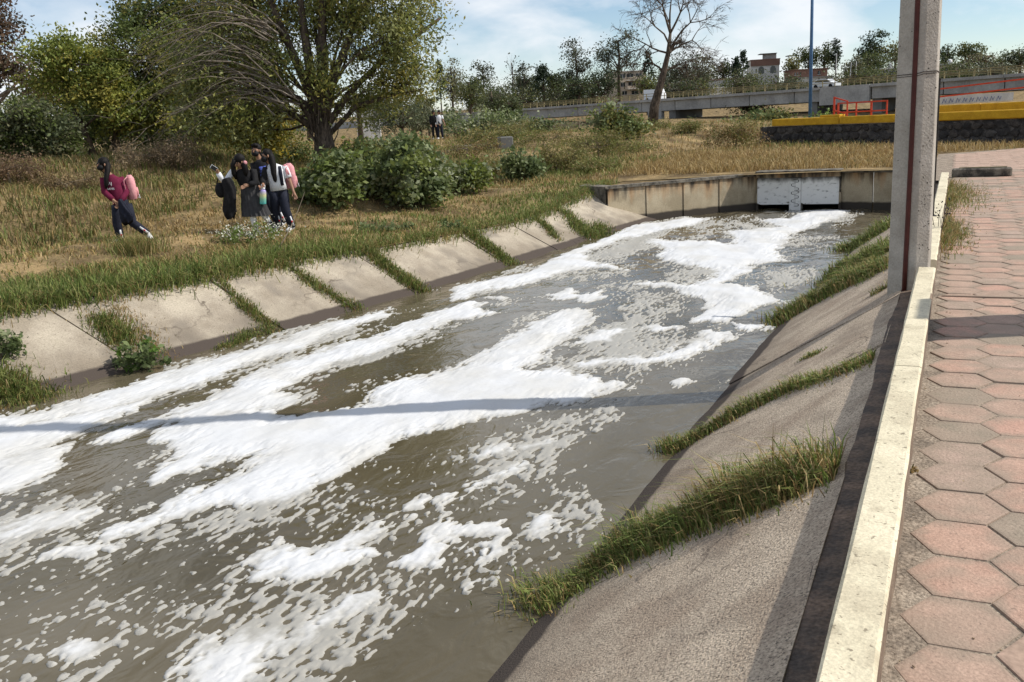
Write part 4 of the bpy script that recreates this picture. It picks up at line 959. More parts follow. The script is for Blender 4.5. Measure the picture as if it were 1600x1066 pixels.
for k in range(95):                         # bare drooping twigs on the canal-far side
    a0 = random.choice(((470, 150), (440, 110), (450, 60), (430, 140), (460, 175))); s_ = px_local(wb, a0[0] + random.uniform(-15, 15), a0[1] + random.uniform(-15, 15), 23.5) + np.array([0, random.uniform(-1.2, .2), 0])
    L = random.uniform(1.2, 3.6); an = random.uniform(-.35, .6); e_ = s_ + np.array([-L * math.cos(an), random.uniform(-1, .6), L * math.sin(an) * .6 - .35 * L * random.random()])
    pts = bez(s_, e_, random.uniform(.12, .3), 6, .04); tw.tube(pts, [.020, .016, .012, .009, .006, .003], 4, cap=False)
    for q in range(3):
        i = random.randint(2, 5); tw.tube(bez(pts[i], pts[i] + np.array([-random.uniform(.2, .8), random.uniform(-.3, .3), random.uniform(-.45, .15)]), .05, 3, .05), [.007, .005, .002], 3, cap=False)
tw.build('bare_twigs', M_bark2, wil)

def base_at(px, py, d):
    p = P(px, py, d); p[2] = h1(p[0], p[1]); return p
NEAR = 'trees behind the grassy mound'
tree_px('yellow_green_tree', 'slender yellow-green tree with leaning trunks at the back of the mound', base_at(150, 245, 28), 28, [(105, 80, 40, 28), (140, 95, 45, 30), (90, 120, 40, 28), (150, 140, 55, 32), (185, 110, 35, 35), (200, 165, 45, 25)], [(135, 200), (115, 150), (112, 110)], 15000, .11, YG_, trunk_r=.10, clumps=26, clump_r=.42, shell=.35, group=NEAR)
tree_px('olive_tree', 'olive-green tree with twin dark trunks behind the girl in maroon', base_at(190, 245, 29), 29, [(215, 80, 55, 40), (250, 120, 55, 40), (225, 160, 60, 35), (180, 190, 45, 25), (275, 75, 45, 45), (250, 190, 55, 28)], [(180, 210), (175, 170), (195, 120)], 18000, .115, DG + YG_[1:4], trunk_r=.14, clumps=28, clump_r=.45, shell=.35, group=NEAR)
tree_px('dark_green_tree', 'dark green broad tree behind the willow twigs reaching above the frame', base_at(300, 235, 31), 31, [(270, 20, 60, 40), (310, 70, 65, 50), (240, 30, 40, 30), (330, 10, 70, 45), (300, 140, 65, 45), (350, 170, 60, 40), (390, 110, 50, 50), (290, 200, 50, 25), (210, 45, 32, 20), (380, 40, 60, 50)], [(298, 190), (300, 140), (305, 90)], 30000, .115, DG, trunk_r=.18, clumps=30, clump_r=.55, shell=.3, group=NEAR)
tree_px('yellow_leaved_tree', 'low tree with yellow autumn leaves right behind the group of students', base_at(405, 245, 25.5), 25.5, [(400, 195, 40, 32), (435, 170, 30, 38), (425, 215, 28, 22), (370, 215, 28, 20)], [(405, 222), (408, 200)], 5000, .11, [(.22, .19, .03), (.30, .23, .03), (.13, .14, .03), (.17, .16, .03)], trunk_r=.08, clumps=22, clump_r=.35, shell=.2, group=NEAR)
tree_px('grey_green_tree', 'rounded grey-green tree low at the far left of the mound', base_at(45, 255, 26.5), 26.5, [(50, 185, 45, 28), (20, 195, 40, 32), (85, 205, 40, 28), (30, 225, 45, 22), (95, 230, 30, 20)], [(47, 235), (40, 215)], 10000, .12, GG + DG[:2], trunk_r=.10, clumps=30, clump_r=.42, shell=.3, group=NEAR)
tree_px('brown_eucalyptus', 'tall eucalyptus with rusty brown foliage at the left picture edge', base_at(-25, 250, 33), 33, [(5, 20, 45, 30), (30, 45, 24, 18), (0, 75, 50, 30), (25, 95, 28, 18), (-20, 120, 50, 25), (60, 110, 35, 18), (-30, 0, 60, 50), (70, 135, 25, 14), (0, -40, 60, 40)], [(-18, 190), (-12, 120), (-8, 40)], 13000, .14, BR + [(.10, .09, .06)], trunk_r=.22, bark=M_bark2, clumps=26, clump_r=.5, shell=.35, group=NEAR)
tree_px('shady_tree', 'dark shaded tree in the gap between the olive trees', base_at(245, 240, 36), 36, [(140, 205, 60, 32), (230, 215, 60, 28), (310, 215, 55, 26), (80, 225, 50, 22), (180, 180, 50, 25)], [(240, 230), (235, 215)], 12000, .16, DG[:3] + GG[:2], trunk_r=.15, clumps=30, clump_r=.6, shell=.2, group=NEAR)

tree_px('back_tree', 'tall dense tree filling the gap behind the yellow-green tree', base_at(120, 240, 38), 38, [(110, 150, 55, 35), (170, 120, 50, 40), (150, 190, 60, 30), (60, 170, 40, 30), (210, 170, 50, 35)], [(125, 200), (130, 160)], 14000, .15, DG + YG_[2:3], trunk_r=.18, clumps=30, clump_r=.55, shell=.2, group=NEAR)
tree_px('back_tree', 'tall dense tree behind the drooping willow twigs', base_at(350, 235, 36), 36, [(330, 110, 60, 50), (390, 150, 60, 45), (270, 150, 50, 45), (330, 190, 70, 35), (420, 90, 50, 50), (440, 200, 45, 25)], [(350, 200), (345, 150)], 18000, .15, DG + YG_[2:4], trunk_r=.2, clumps=32, clump_r=.6, shell=.2, group=NEAR)
def bush(name, label, px, py, w, h, d=None, n_=2600, leaf=.16, pal=None, group='shrubs on the left bank', asp=.6, stems=7, clump=.26):
    b0 = G(px, py) if d is None else base_at(px, py, d)
    dd = zf(b0); mpp = dd / FPX; W, Hh = w * mpp, h * mpp
    L = []
    for k in range(max(3, int(w / 22))):
        fx_ = (k + .5) / max(3, int(w / 22)) - .5; hh = Hh * random.uniform(.6, 1.25) * (1 - .9 * fx_ * fx_)
        L.append((fx_ * W * .9, random.uniform(-.2, .25) * W, hh * .52, W / max(3, int(w / 22)) * .95, W * .26, hh * .5))
    return grow(name, label, b0, L, [(0, 0, -.1), (0, 0, Hh * .2), (.02, 0, Hh * .4)], n_, leaf, pal, trunk_r=.03 + .01 * Hh, bark=M_twig, cat='shrub', group=group, clumps=30, clump_r=clump * 1.15, asp=asp, shell=.15, limb_r=.014)
CB = [(.12, .155, .06), (.16, .195, .08), (.085, .115, .042), (.22, .25, .13), (.15, .18, .05), (.27, .29, .18)]
bush('castor_bush', 'large leafy shrub with pale glossy leaves right of the willow trunk', 620, 320, 165, 92, n_=8500, leaf=.15, pal=CB)
bush('castor_bush', 'leafy green shrub right behind the girl in the white shirt', 510, 325, 95, 88, n_=4600, leaf=.14, pal=CB[:5] + [(.13, .17, .04)])
bush('castor_bush', 'spreading low shrub between the big leafy shrub and the dry track', 715, 300, 95, 55, n_=3200, leaf=.13, pal=CB + [(.13, .16, .03)])
bush('castor_bush', 'upper shrub mass rising behind the large leafy shrub', 625, 258, 110, 48, n_=4200, leaf=.15, pal=CB[:4] + OLIVE.tolist())
bush('castor_bush', 'small dark round shrub standing alone before the grassy bank', 818, 283, 52, 52, n_=1700, leaf=.15, pal=CB[:4])
bush('castor_bush', 'pale leafy bush below the bridge left of the dry slope', 755, 212, 130, 45, n_=2400, leaf=.22, pal=CB, d=56, clump=.45)
bush('castor_bush', 'leafy bush beneath the bridge girder near the bare tree', 858, 212, 80, 30, n_=1500, leaf=.22, pal=CB, d=58, clump=.45)
bush('castor_bush', 'broad leafy bush at the foot of the bare tree', 968, 230, 80, 52, n_=2400, leaf=.2, pal=CB[:5] + OLIVE.tolist(), d=44, clump=.4)
bush('low_shrub', 'low green mat of shrubs over the broken concrete ledge', 770, 232, 110, 24, n_=2600, leaf=.12, pal=OLIVE.tolist() + [(.12, .14, .045)], d=46, clump=.3)
bush('dry_shrub', 'dry brown creeper tumbling over the end of the basalt wall', 1150, 238, 85, 52, n_=4200, leaf=.10, pal=OLIVE.tolist() + [(.2, .13, .06), (.26, .18, .08)], d=39.5, clump=.3, asp=.4)
bush('railing_shrub', 'bright green leafy shrub at the red railing end', 1284, 184, 44, 36, n_=900, leaf=.16, pal=[(.10, .16, .03), (.14, .2, .04), (.07, .11, .025)], d=41.5, clump=.3)
bush('dry_bush', 'dry brown bush at the left edge of the mound', 15, 285, 90, 52, n_=3000, leaf=.07, pal=[(.16, .10, .06), (.22, .15, .09), (.12, .08, .05)], asp=.3)
bush('dry_bush', 'grey dry brush on the mound behind the girl in maroon', 255, 262, 120, 46, n_=3400, leaf=.08, pal=[(.20, .15, .09), (.27, .20, .12), (.15, .11, .07)], asp=.28)
bush('dry_bush', 'dry brush heap left of the girl in maroon', 105, 300, 90, 30, n_=2000, leaf=.07, pal=[(.18, .13, .07), (.25, .18, .10), (.14, .10, .05)], asp=.28)
bush('wild_shrub', 'dark scrub below the willow crown beside its trunk', 455, 268, 60, 42, n_=2200, leaf=.10, pal=DG[:3] + OLIVE.tolist(), d=28)
bush('wild_shrub', 'olive shrub filling the gap between the willow and the big leafy shrub', 560, 290, 100, 70, n_=4200, leaf=.12, pal=CB[:3] + OLIVE.tolist())
bush('wild_shrub', 'grassy olive shrub beside the small dark round shrub', 870, 268, 90, 40, n_=3000, leaf=.11, pal=OLIVE.tolist() + [(.16, .17, .05), (.24, .19, .08)], asp=.3)
bush('wild_shrub', 'sunlit olive brush on the bank left of the dry path', 935, 250, 110, 44, n_=3600, leaf=.11, pal=OLIVE.tolist() + [(.16, .19, .05), (.25, .2, .08)], asp=.3)
bush('wild_shrub', 'low brown brush on the slope behind the far walking couple', 730, 250, 110, 40, n_=2600, leaf=.11, pal=OLIVE.tolist() + [(.22, .15, .07)], asp=.3)
for k, (lb, px, py, w, h, d) in enumerate((('on the crest left of the dirt path', 1010, 212, 70, 26, 47), ('right of the dirt path near the brown creeper', 1075, 215, 40, 18, 45), ('below the bare tree toward the headwall', 985, 240, 80, 26, 38), ('on the middle bank above the small round shrub', 850, 235, 80, 30, 43), ('above the broken concrete ledge', 800, 216, 70, 26, 50), ('on the slope right of the big leafy shrub', 760, 275, 70, 30, 31), ('above the left end of the wing wall', 930, 268, 70, 20, 30))):
    bush('bank_brush', 'olive brush ' + lb, px, py, w, h, n_=2000, leaf=.11, pal=OLIVE.tolist() + [(.17, .2, .055), (.26, .2, .09), (.12, .15, .045)], asp=.3, d=d)
bush('dry_bush', 'dry twiggy bush under the bridge girder', 905, 205, 80, 34, n_=1300, leaf=.12, pal=[(.24, .19, .13), (.19, .15, .1)], asp=.2, d=55, clump=.4)
bush('wild_shrub', 'scrubby dark undergrowth right of the willow trunk', 560, 262, 70, 50, n_=2200, leaf=.10, pal=DG[:3] + OLIVE.tolist(), d=29)
bush('valley_shrub', 'green shrub row in the shade under the bridge', 1110, 192, 110, 28, n_=2200, leaf=.3, pal=CB[:4], d=74, clump=.6)
bush('valley_shrub', 'tangled green scrub left of the yellow coping end', 1195, 190, 80, 26, n_=1700, leaf=.26, pal=CB[:3] + OLIVE.tolist(), d=60, clump=.5)

# bare tree
bb = base_at(1020, 186, 60)
bt_ = thing('bare_tree', 'tall leafless tree with fine twigs standing before the bridge', 'tree', bb, YAW)
tb = MB(); fine = MB()
main = [px_local(bb, a, c, 60) for a, c in ((1020, 195), (1022, 165), (1028, 140), (1034, 115), (1040, 85), (1042, 55))]
tb.tube(main, [.36, .30, .25, .2, .15, .09], 9)
def fork(p, d, L, r, lev):
    d = d / np.linalg.norm(d); e_ = p + d * L; pts = bez(p, e_, random.uniform(-.02, .08), 4, .05)
    (tb if r > .02 else fine).tube(pts, [r, r * .85, r * .7, r * .5], 6 if r > .03 else 3, cap=False)
    if lev <= 0: return
    for k in range(random.choice((3, 4)) if lev > 2 else 4):
        q = pts[random.choice((1, 2, 3, 3))]; nd = d + RNG.normal(0, .48, 3); nd[2] += .02 if lev > 1 else -.25
        fork(q, nd, L * random.uniform(.5, .78), max(.011, r * random.uniform(.42, .58)), lev - 1)
for a, c, i in ((1000, 20, 4), (985, 60, 4), (1015, -10, 5), (1045, -25, 5), (1070, -15, 5), (1090, 10, 4), (1105, 50, 4), (1075, 50, 4), (990, 90, 3), (1100, 85, 3), (1060, 70, 4)):
    e_ = px_local(bb, a, c, 60); e_[1] = random.uniform(-1.2, 1.2); v = e_ - main[i]; fork(main[i], v, np.linalg.norm(v) * .6, .075, 4)
tb.build('trunk', M_bark, bt_, True); fine.build('twigs', M_bark, bt_)['kind'] = 'stuff'

# ------------------------------------------------------------------ trees beyond
FAR = 'distant trees around the bridge and hillside'
def fartree(name, label, px, top, bot, w, d, kind, pal, n_=1500, leaf=None):
    b0 = base_at(px, 170, d); mpp = d / FPX; zt = P(px, top, d)[2] - b0[2]; zb = P(px, bot, d)[2] - b0[2]; W = w * mpp / 2 * 1.22; Hh = max(zt - zb, .5)
    leaf = leaf or d * .0024
    if kind == 'cone': lob = [(0, 0, (zt + zb) / 2, W, W, Hh / 2)]; kw = dict(cone=True, clumps=60, clump_r=W * .3, shell=.3, twigs=False)
    elif kind == 'euc':
        lob = [(random.uniform(-.5, .5) * W, random.uniform(-.5, .5) * W, zb + Hh * f, W * random.uniform(.42, .62), W * .5, Hh * .17) for f in (.2, .36, .5, .62, .74, .85)] + [(W * .45, 0, zb + Hh * .5, W * .45, W * .4, Hh * .14), (-W * .5, 0, zb + Hh * .4, W * .42, W * .4, Hh * .14)]; kw = dict(clumps=16, clump_r=W * .30, shell=.2)
    elif kind == 'bare': lob = [(0, 0, zb + Hh * .6, W, W, Hh * .4)]; kw = dict(clumps=60, clump_r=W * .2, shell=.4); n_ = 60
    else: lob = [(random.uniform(-.55, .55) * W, random.uniform(-.5, .5) * W, zb + Hh * random.uniform(.3, .68), W * random.uniform(.45, .65), W * .6, Hh * random.uniform(.25, .34)) for _ in range(6)] + [(0, 0, zb + Hh * .62, W * .6, W * .6, Hh * .36)]; kw = dict(clumps=18, clump_r=W * .26, shell=.4)
    grow(name, label, b0, lob, [(0, 0, -.3), (0, 0, zb + Hh * .15), (W * .05, 0, zb + Hh * .45), (0, 0, zb + Hh * .75)], n_, leaf, pal, trunk_r=max(.12, W * .07), group=FAR, limb_r=W * .03, **kw)
EU = [(.055, .068, .040), (.075, .085, .05), (.04, .052, .03), (.10, .105, .065)]; CO = [(.022, .036, .020), (.03, .048, .026), (.04, .055, .03)]; RO = [(.06, .08, .028), (.08, .10, .035), (.045, .062, .022), (.11, .12, .045)]; YE = [(.15, .15, .045), (.12, .13, .04), (.18, .165, .06)]; PA = [(.14, .14, .075), (.17, .165, .09), (.115, .12, .06)]
TL = [('eucalyptus', 'open crowned eucalyptus above the bridge left of the leafless hill tree', 757, 97, 150, 36, 230, 'euc', EU, 1200), ('leafless_tree', 'thin leafless tree on the hill beside the eucalyptus pair', 803, 82, 150, 30, 232, 'bare', EU, 0), ('eucalyptus', 'narrow dark eucalyptus right of the thin leafless tree', 820, 98, 152, 28, 230, 'euc', EU, 900), ('cypress_tree', 'broad dark cypress group on the hillside above the bridge', 850, 103, 150, 44, 240, 'cone', CO, 1800), ('round_tree', 'round green tree beside the broad dark cypress', 872, 112, 152, 32, 238, 'round', RO, 1000),
 ('tall_eucalyptus', 'tall eucalyptus with two lobed crown left of the apartment block', 902, 62, 150, 52, 225, 'euc', EU, 2200), ('tall_eucalyptus', 'tallest grey eucalyptus standing over the apartment block', 968, 48, 125, 62, 222, 'euc', EU, 2600), ('dark_tree', 'dense dark tree left of the cream apartment block', 945, 105, 158, 50, 215, 'round', CO + RO[:1], 1800), ('dark_tree', 'low dark tree below the two lobed eucalyptus', 905, 118, 162, 60, 212, 'round', RO[:3] + CO, 1600), ('conifer_tree', 'dark conifer just left of the bare tree', 1014, 82, 145, 30, 250, 'cone', CO, 1000),
 ('roadside_tree', 'bright green roadside tree before the apartment block', 1012, 113, 148, 40, 195, 'round', RO[:2] + YE[:1], 1100), ('grey_tree', 'wide grey-green tree behind the bare tree crown', 1072, 78, 150, 70, 235, 'round', EU, 2400), ('grey_tree', 'tall pale grey tree right of the bare tree', 1098, 78, 150, 36, 240, 'euc', PA, 1300), ('round_tree', 'dark round tree above the low white house', 1130, 92, 130, 34, 262, 'round', CO + RO, 1000), ('conifer_tree', 'pointed conifer left of the white house with arched windows', 1161, 82, 125, 22, 262, 'cone', CO, 900), ('conifer_tree', 'shorter dark conifer beside the pointed conifer', 1150, 92, 128, 22, 258, 'cone', CO, 700),
 ('round_tree', 'yellow-green tree between white house and brick house', 1238, 88, 122, 30, 275, 'round', YE, 900), ('round_tree', 'dark leafy tree directly behind the blue pole', 1262, 72, 115, 34, 278, 'round', RO, 1100), ('round_tree', 'big rounded tree right of the blue pole', 1286, 64, 112, 40, 280, 'round', RO + CO[:1], 1500), ('slim_tree', 'slim tall tree beside the big rounded tree', 1304, 60, 112, 15, 276, 'euc', CO + EU[:1], 700), ('palm_like_tree', 'pale spiky tree above the bridge car', 1334, 88, 128, 36, 250, 'round', PA + EU[:1], 900), ('tall_dark_tree', 'tall dark tree rising above the bridge left of the concrete post', 1357, 48, 112, 40, 270, 'euc', CO + RO[:1], 2000), ('round_tree', 'dense green tree below the tall dark tree', 1362, 82, 122, 56, 262, 'round', RO, 1600), ('umbrella_tree', 'umbrella shaped yellowish tree touching the concrete post', 1396, 66, 108, 46, 268, 'round', YE + RO[:1], 1300),
 ('round_tree', 'dark tree just right of the concrete post', 1476, 68, 108, 30, 262, 'round', RO + CO, 900), ('round_tree', 'tall yellow-green tree right of the post above the bridge', 1508, 66, 108, 42, 268, 'round', YE[:2] + RO, 1500), ('round_tree', 'brownish broad tree beyond the bridge at right', 1534, 82, 112, 44, 255, 'round', PA + BR[:1], 1300), ('round_tree', 'dark tree cut by the right picture edge', 1590, 74, 112, 52, 245, 'round', CO + RO, 1700),
 ('feathery_tree', 'feathery grey-green tree right of the willow crown', 625, 120, 215, 100, 62, 'round', GG, 6500), ('feathery_tree', 'dense grey-green bushy tree beside the far walking couple', 655, 150, 215, 60, 72, 'round', GG, 4500), ('pale_tree', 'pale thin crowned tree above the feathery trees', 708, 84, 170, 50, 165, 'round', PA, 1900), ('dark_tree', 'dark narrow tree in front of the pale crowned tree', 690, 95, 160, 26, 160, 'cone', CO, 900), ('olive_hill_tree', 'olive tree mass left of the bridge start', 735, 112, 180, 62, 155, 'round', RO + YE[1:2], 2600), ('bridge_tree', 'olive tree growing right in front of the bridge start', 768, 122, 195, 62, 120, 'round', RO[:2] + GG[:2], 3000), ('bridge_tree', 'small leafy tree before the bridge railing', 795, 145, 195, 36, 118, 'round', RO + GG[:1], 1500), ('round_tree', 'bright green tree beyond the willow crown edge', 668, 140, 180, 40, 130, 'round', YE + RO[:2], 1500)]
for a in TL: fartree(*a)
# band of lower hillside growth between the houses
HB = []
HBL = ['below the thin leafless hill tree', 'under the broad dark cypress', 'below the two lobed eucalyptus', 'right behind the bare tree trunk', 'above the bridge right of the bare tree', 'beside the low white house', 'under the pointed conifers', 'under the white house with arched windows', 'left of the brick house', 'right of the brick house', 'under the tall dark tree', 'hidden by the concrete post', 'at the right side of the concrete post', 'under the yellow-green tree beyond the bridge', 'under the brownish broad tree', 'at the right picture edge above the bridge', 'past the right picture edge', 'seen under the willow crown', 'seen left of the willow trunk above the ramp wall', 'behind the yellow leaved tree', 'in the valley in front of the bridge girders']
MORE = [('in the scrub band left of the open crowned eucalyptus', 735, 138, 80, 232), ('in the scrub band below the open crowned eucalyptus', 780, 146, 80, 230), ('in the scrub band under the narrow dark eucalyptus', 828, 148, 80, 226), ('in the scrub band under the round green tree', 872, 146, 80, 224), ('in the scrub band left of the tallest eucalyptus', 925, 140, 70, 222), ('in the scrub band right of the roadside tree', 1045, 132, 70, 215), ('in the scrub band below the grey trees', 1085, 134, 70, 215), ('in the scrub band between low white house and white house', 1158, 122, 60, 232), ('in the scrub band under the arched windows', 1195, 137, 60, 230), ('in the scrub band left under the brick house', 1228, 134, 50, 228), ('in the scrub band right of the leaning utility pole', 1335, 118, 70, 232), ('in the scrub band by the flat roofed house left of the post', 1385, 118, 60, 232), ('in the scrub band right of the post', 1490, 108, 60, 232), ('in the scrub band below the brownish broad tree', 1545, 106, 70, 232)]
for k, (lb, px, top, w, d) in enumerate(MORE): fartree('scrub_bush', 'low bush ' + lb, px, top - 12, top + 34, w * 1.2, d, 'round', (RO, EU, RO + YE[:1], PA[:1] + RO)[k % 4], 1500)
for k, (px, top, w, d) in enumerate(((815, 130, 60, 250), (850, 135, 60, 245), (890, 135, 60, 245), (1040, 120, 60, 255), (1085, 128, 70, 250), (1120, 122, 60, 270), (1165, 124, 60, 270), (1200, 139, 70, 255), (1225, 130, 60, 250), (1320, 112, 60, 262), (1345, 118, 60, 255), (1420, 100, 70, 262), (1455, 100, 60, 262), (1500, 104, 80, 250), (1560, 98, 60, 262), (1630, 90, 80, 262), (1700, 90, 90, 262), (560, 150, 80, 160), (480, 160, 80, 180), (400, 170, 100, 150), (1180, 160, 60, 160))):
    fartree('hillside_bush', 'low hillside bush ' + HBL[k], px, top - 16, top + 36, w * 1.25, d, 'round', (RO, PA + RO[:2], RO + YE[:1], GG)[k % 4], 1500)

# ------------------------------------------------------------------ houses on the hillside
W_white = wall('white_render', (.62, .61, .58)); W_cream = wall('cream_render', (.50, .42, .33)); W_brick = mat('red_brick', (.22, .115, .08), (.29, .165, .12), scale=1.2, fine=.2, fscale=8, rough=.9); W_grey = wall('grey_block', (.33, .32, .30)); W_terra = wall('terracotta', (.21, .12, .09)); W_tile = wall('tank_white', (.75, .75, .74))
def house(name, label, px0, px1, top, bot, d, wallm, wins=(), roofm=None, deep=7.0, rot=.12, extra=None):
    mpp = d / FPX; c = P((px0 + px1) / 2, bot, d); W = (px1 - px0) * mpp; z1 = P((px0 + px1) / 2, top, d)[2]; z0 = min(h1(c[0], c[1]), c[2]) - .5
    t = thing(name, label, 'house', (c[0], c[1], z0), YAW + rot); H = z1 - z0; Hv = (bot - top) * mpp
    MB().box((0, deep / 2, H / 2), (W, deep, H)).build('wall', wallm, t)
    MB().box((0, deep / 2 - .1, H + .12), (W + .5, deep + .5, .22)).build('roof', roofm or W_grey, t)
    for u, v, w, h in wins:
        x = (u - .5) * W; z = H - v * Hv
        wd = MB().box((x, -.02, z), (w * W, .06, h * Hv)).build('window', M_glass, t)
        MB().box((x, -.045, z - h * Hv / 2 - .06), (w * W + .2, .12, .1)).build('sill', W_white, wd); MB().box((x, -.055, z), (.07, .03, h * Hv)).build('mullion', W_white, wd)
    if extra: extra(t, W, H, Hv)
    return t
def apt(t, W, H, Hv):
    for v in (.34, .66): MB().box((W * .12, -.5, H - v * Hv), (W * .62, 1.0, .16)).build('balcony_slab', W_white, t); MB().box((W * .12, -.95, H - v * Hv + .45), (W * .62, .1, .8)).build('balcony_front', W_cream, t)
house('apartment_block', 'cream three-storey apartment block among the hillside trees', 963, 1012, 112, 152, 262, W_cream, [(.2, .16, .16, .14), (.45, .16, .22, .14), (.75, .16, .2, .14), (.2, .48, .14, .16), (.5, .48, .22, .16), (.8, .48, .16, .16), (.25, .8, .16, .14), (.6, .8, .22, .14)], W_white, 9, .25, apt)
def arches(t, W, H, Hv):
    MB().box((0, -.12, H - .16 * Hv), (W + .3, .3, .34 * Hv)).build('tiled_band', W_terra, t)
    MB().box((W * .2, 2.5, H + .9), (W * .42, 3.5, 1.5)).build('roof_room', W_grey, t); MB().box((W * .12, 2.2, H + 1.75), (W * .6, 4.4, .18)).build('roof_canopy', M_dark, t)
    for u in (-.14, .28):
        pts = [(u * W + .85 * math.cos(a), -.05, H - .55 * Hv + .9 * math.sin(a)) for a in np.linspace(0, math.pi, 9)]; pts = [(u * W + .85, -.05, H - .78 * Hv)] + pts + [(u * W - .85, -.05, H - .78 * Hv)]
        MB().add(pts, [tuple(range(len(pts)))]).build('arched_window', M_glass, t)
house('white_house', 'white house with arched windows and terracotta band on the hill', 1174, 1217, 94, 120, 275, W_white, [(.18, .62, .05, .2)], W_terra, 8, -.1, arches)
house('brick_house', 'long red brick house beside the blue pole', 1238, 1293, 109, 127, 262, W_brick, [(.07, .3, .04, .22), (.14, .3, .04, .22), (.22, .3, .04, .22), (.76, .3, .08, .28)], W_terra, 7, .05)
house('rendered_house', 'pale low wall house below the red brick house', 1252, 1302, 121, 130, 255, W_white, [(.3, .45, .06, .5), (.55, .45, .05, .6), (.8, .45, .05, .5)], W_grey, 5, .0)
house('low_white_house', 'low white gabled house above the bridge right of the bare tree', 1106, 1147, 125, 143, 238, W_white, [(.85, .5, .06, .3)], W_terra, 8, .2)
def tank(t, W, H, Hv):
    MB().tube([(W * .2, 2, H + .2), (W * .2, 2, H + 1.2), (W * .2, 2, H + 1.5), (W * .2, 2, H + 1.6)], [.62, .62, .4, .2], 12).build('water_tank', W_tile, t, True)
house('flat_roof_house', 'grey flat roofed house with white water tank left of the post', 1370, 1408, 108, 122, 255, W_grey, [(.25, .4, .1, .3), (.6, .4, .1, .3)], W_white, 7, .1, tank)
house('flat_roof_house', 'small flat roofed house with tank right of the concrete post', 1462, 1500, 102, 116, 250, W_cream, [(.42, .45, .12, .5)], W_grey, 7, .0, tank)
house('far_white_house', 'white house glimpsed through the willow branches', 556, 592, 158, 180, 200, W_white, [(.3, .4, .12, .3), (.7, .4, .12, .3)], W_grey, 7, .1)
cn = P(1238, 95, 285); t = thing('roof_canopy', 'small dark flat canopy on posts beside the yellow-green tree', 'canopy', (cn[0], cn[1], h1(cn[0], cn[1])), YAW)
zc_ = P(1238, 87.5, 285)[2] - h1(cn[0], cn[1]); MB().box((0, 0, zc_), (3.4, 3, .25)).build('roof', M_dark, t)
for sx in (-1.5, 1.5): MB().tube([(sx, -1.2, 0), (sx, -1.2, zc_)], .09, 6).build('post', M_dark, t)
for px, top, nm in ((1306, 84, 'white utility pole above the brick house right end'), (1326, 98, 'leaning utility pole right of the brick house'), (1337, 96, 'thin utility pole beside the pale spiky tree')):
    p = base_at(px, 130, 245); z = P(px, top, 245)[2] - p[2]; t = thing('utility_pole', nm, 'utility pole', p, YAW, 'utility poles on the hill')
    MB().tube([(0, 0, 0), (.0 if px != 1326 else .6, 0, z)], [.16, .1], 8).build('pole', W_tile, t); MB().box((.0 if px != 1326 else .55, 0, z - .5), (1.6, .1, .12)).build('crossarm', M_bridge2, t)
gw = P(1520, 157, 150); t = thing('graffiti_wall', 'low white wall with blue graffiti seen under the bridge', 'wall', (gw[0], gw[1], gw[2] - 1.2), YAW)
MB().box((0, 0, 1.1), (13, .25, 2.1)).build('wall', W_white, t)
gf = mat('blue_spray', (.08, .12, .3), rough=.8)
for k in range(9):
    x = -5 + k * 1.1; MB().tube([(x, -.135, 1.0), (x + .25, -.135, 1.7), (x + .5, -.135, 1.1), (x + .7, -.135, 1.6)], .05, 5).build('graffiti_stroke', gf, t)
# broken concrete on the left bank
cbp = P(790, 238, 43); t = thing('concrete_block', 'grey broken concrete block at the end of the overgrown ledge', 'concrete block', (cbp[0], cbp[1], h1(cbp[0], cbp[1])), YAW + .2)
MB().box((0, 0, .28), (.66, .5, .66), .1, .05).build('block', M_bridge2, t)
MB().add([(-2.6, .1, -.1), (-.4, .1, -.1), (-.4, .1, .32), (-2.5, .1, .28), (-2.6, .8, -.1), (-.4, .8, -.1), (-.4, .8, .34), (-2.5, .8, .3)], [(0, 1, 2, 3), (3, 2, 6, 7), (1, 5, 6, 2), (4, 0, 3, 7), (5, 4, 7, 6)]).build('ledge', M_cope, t)

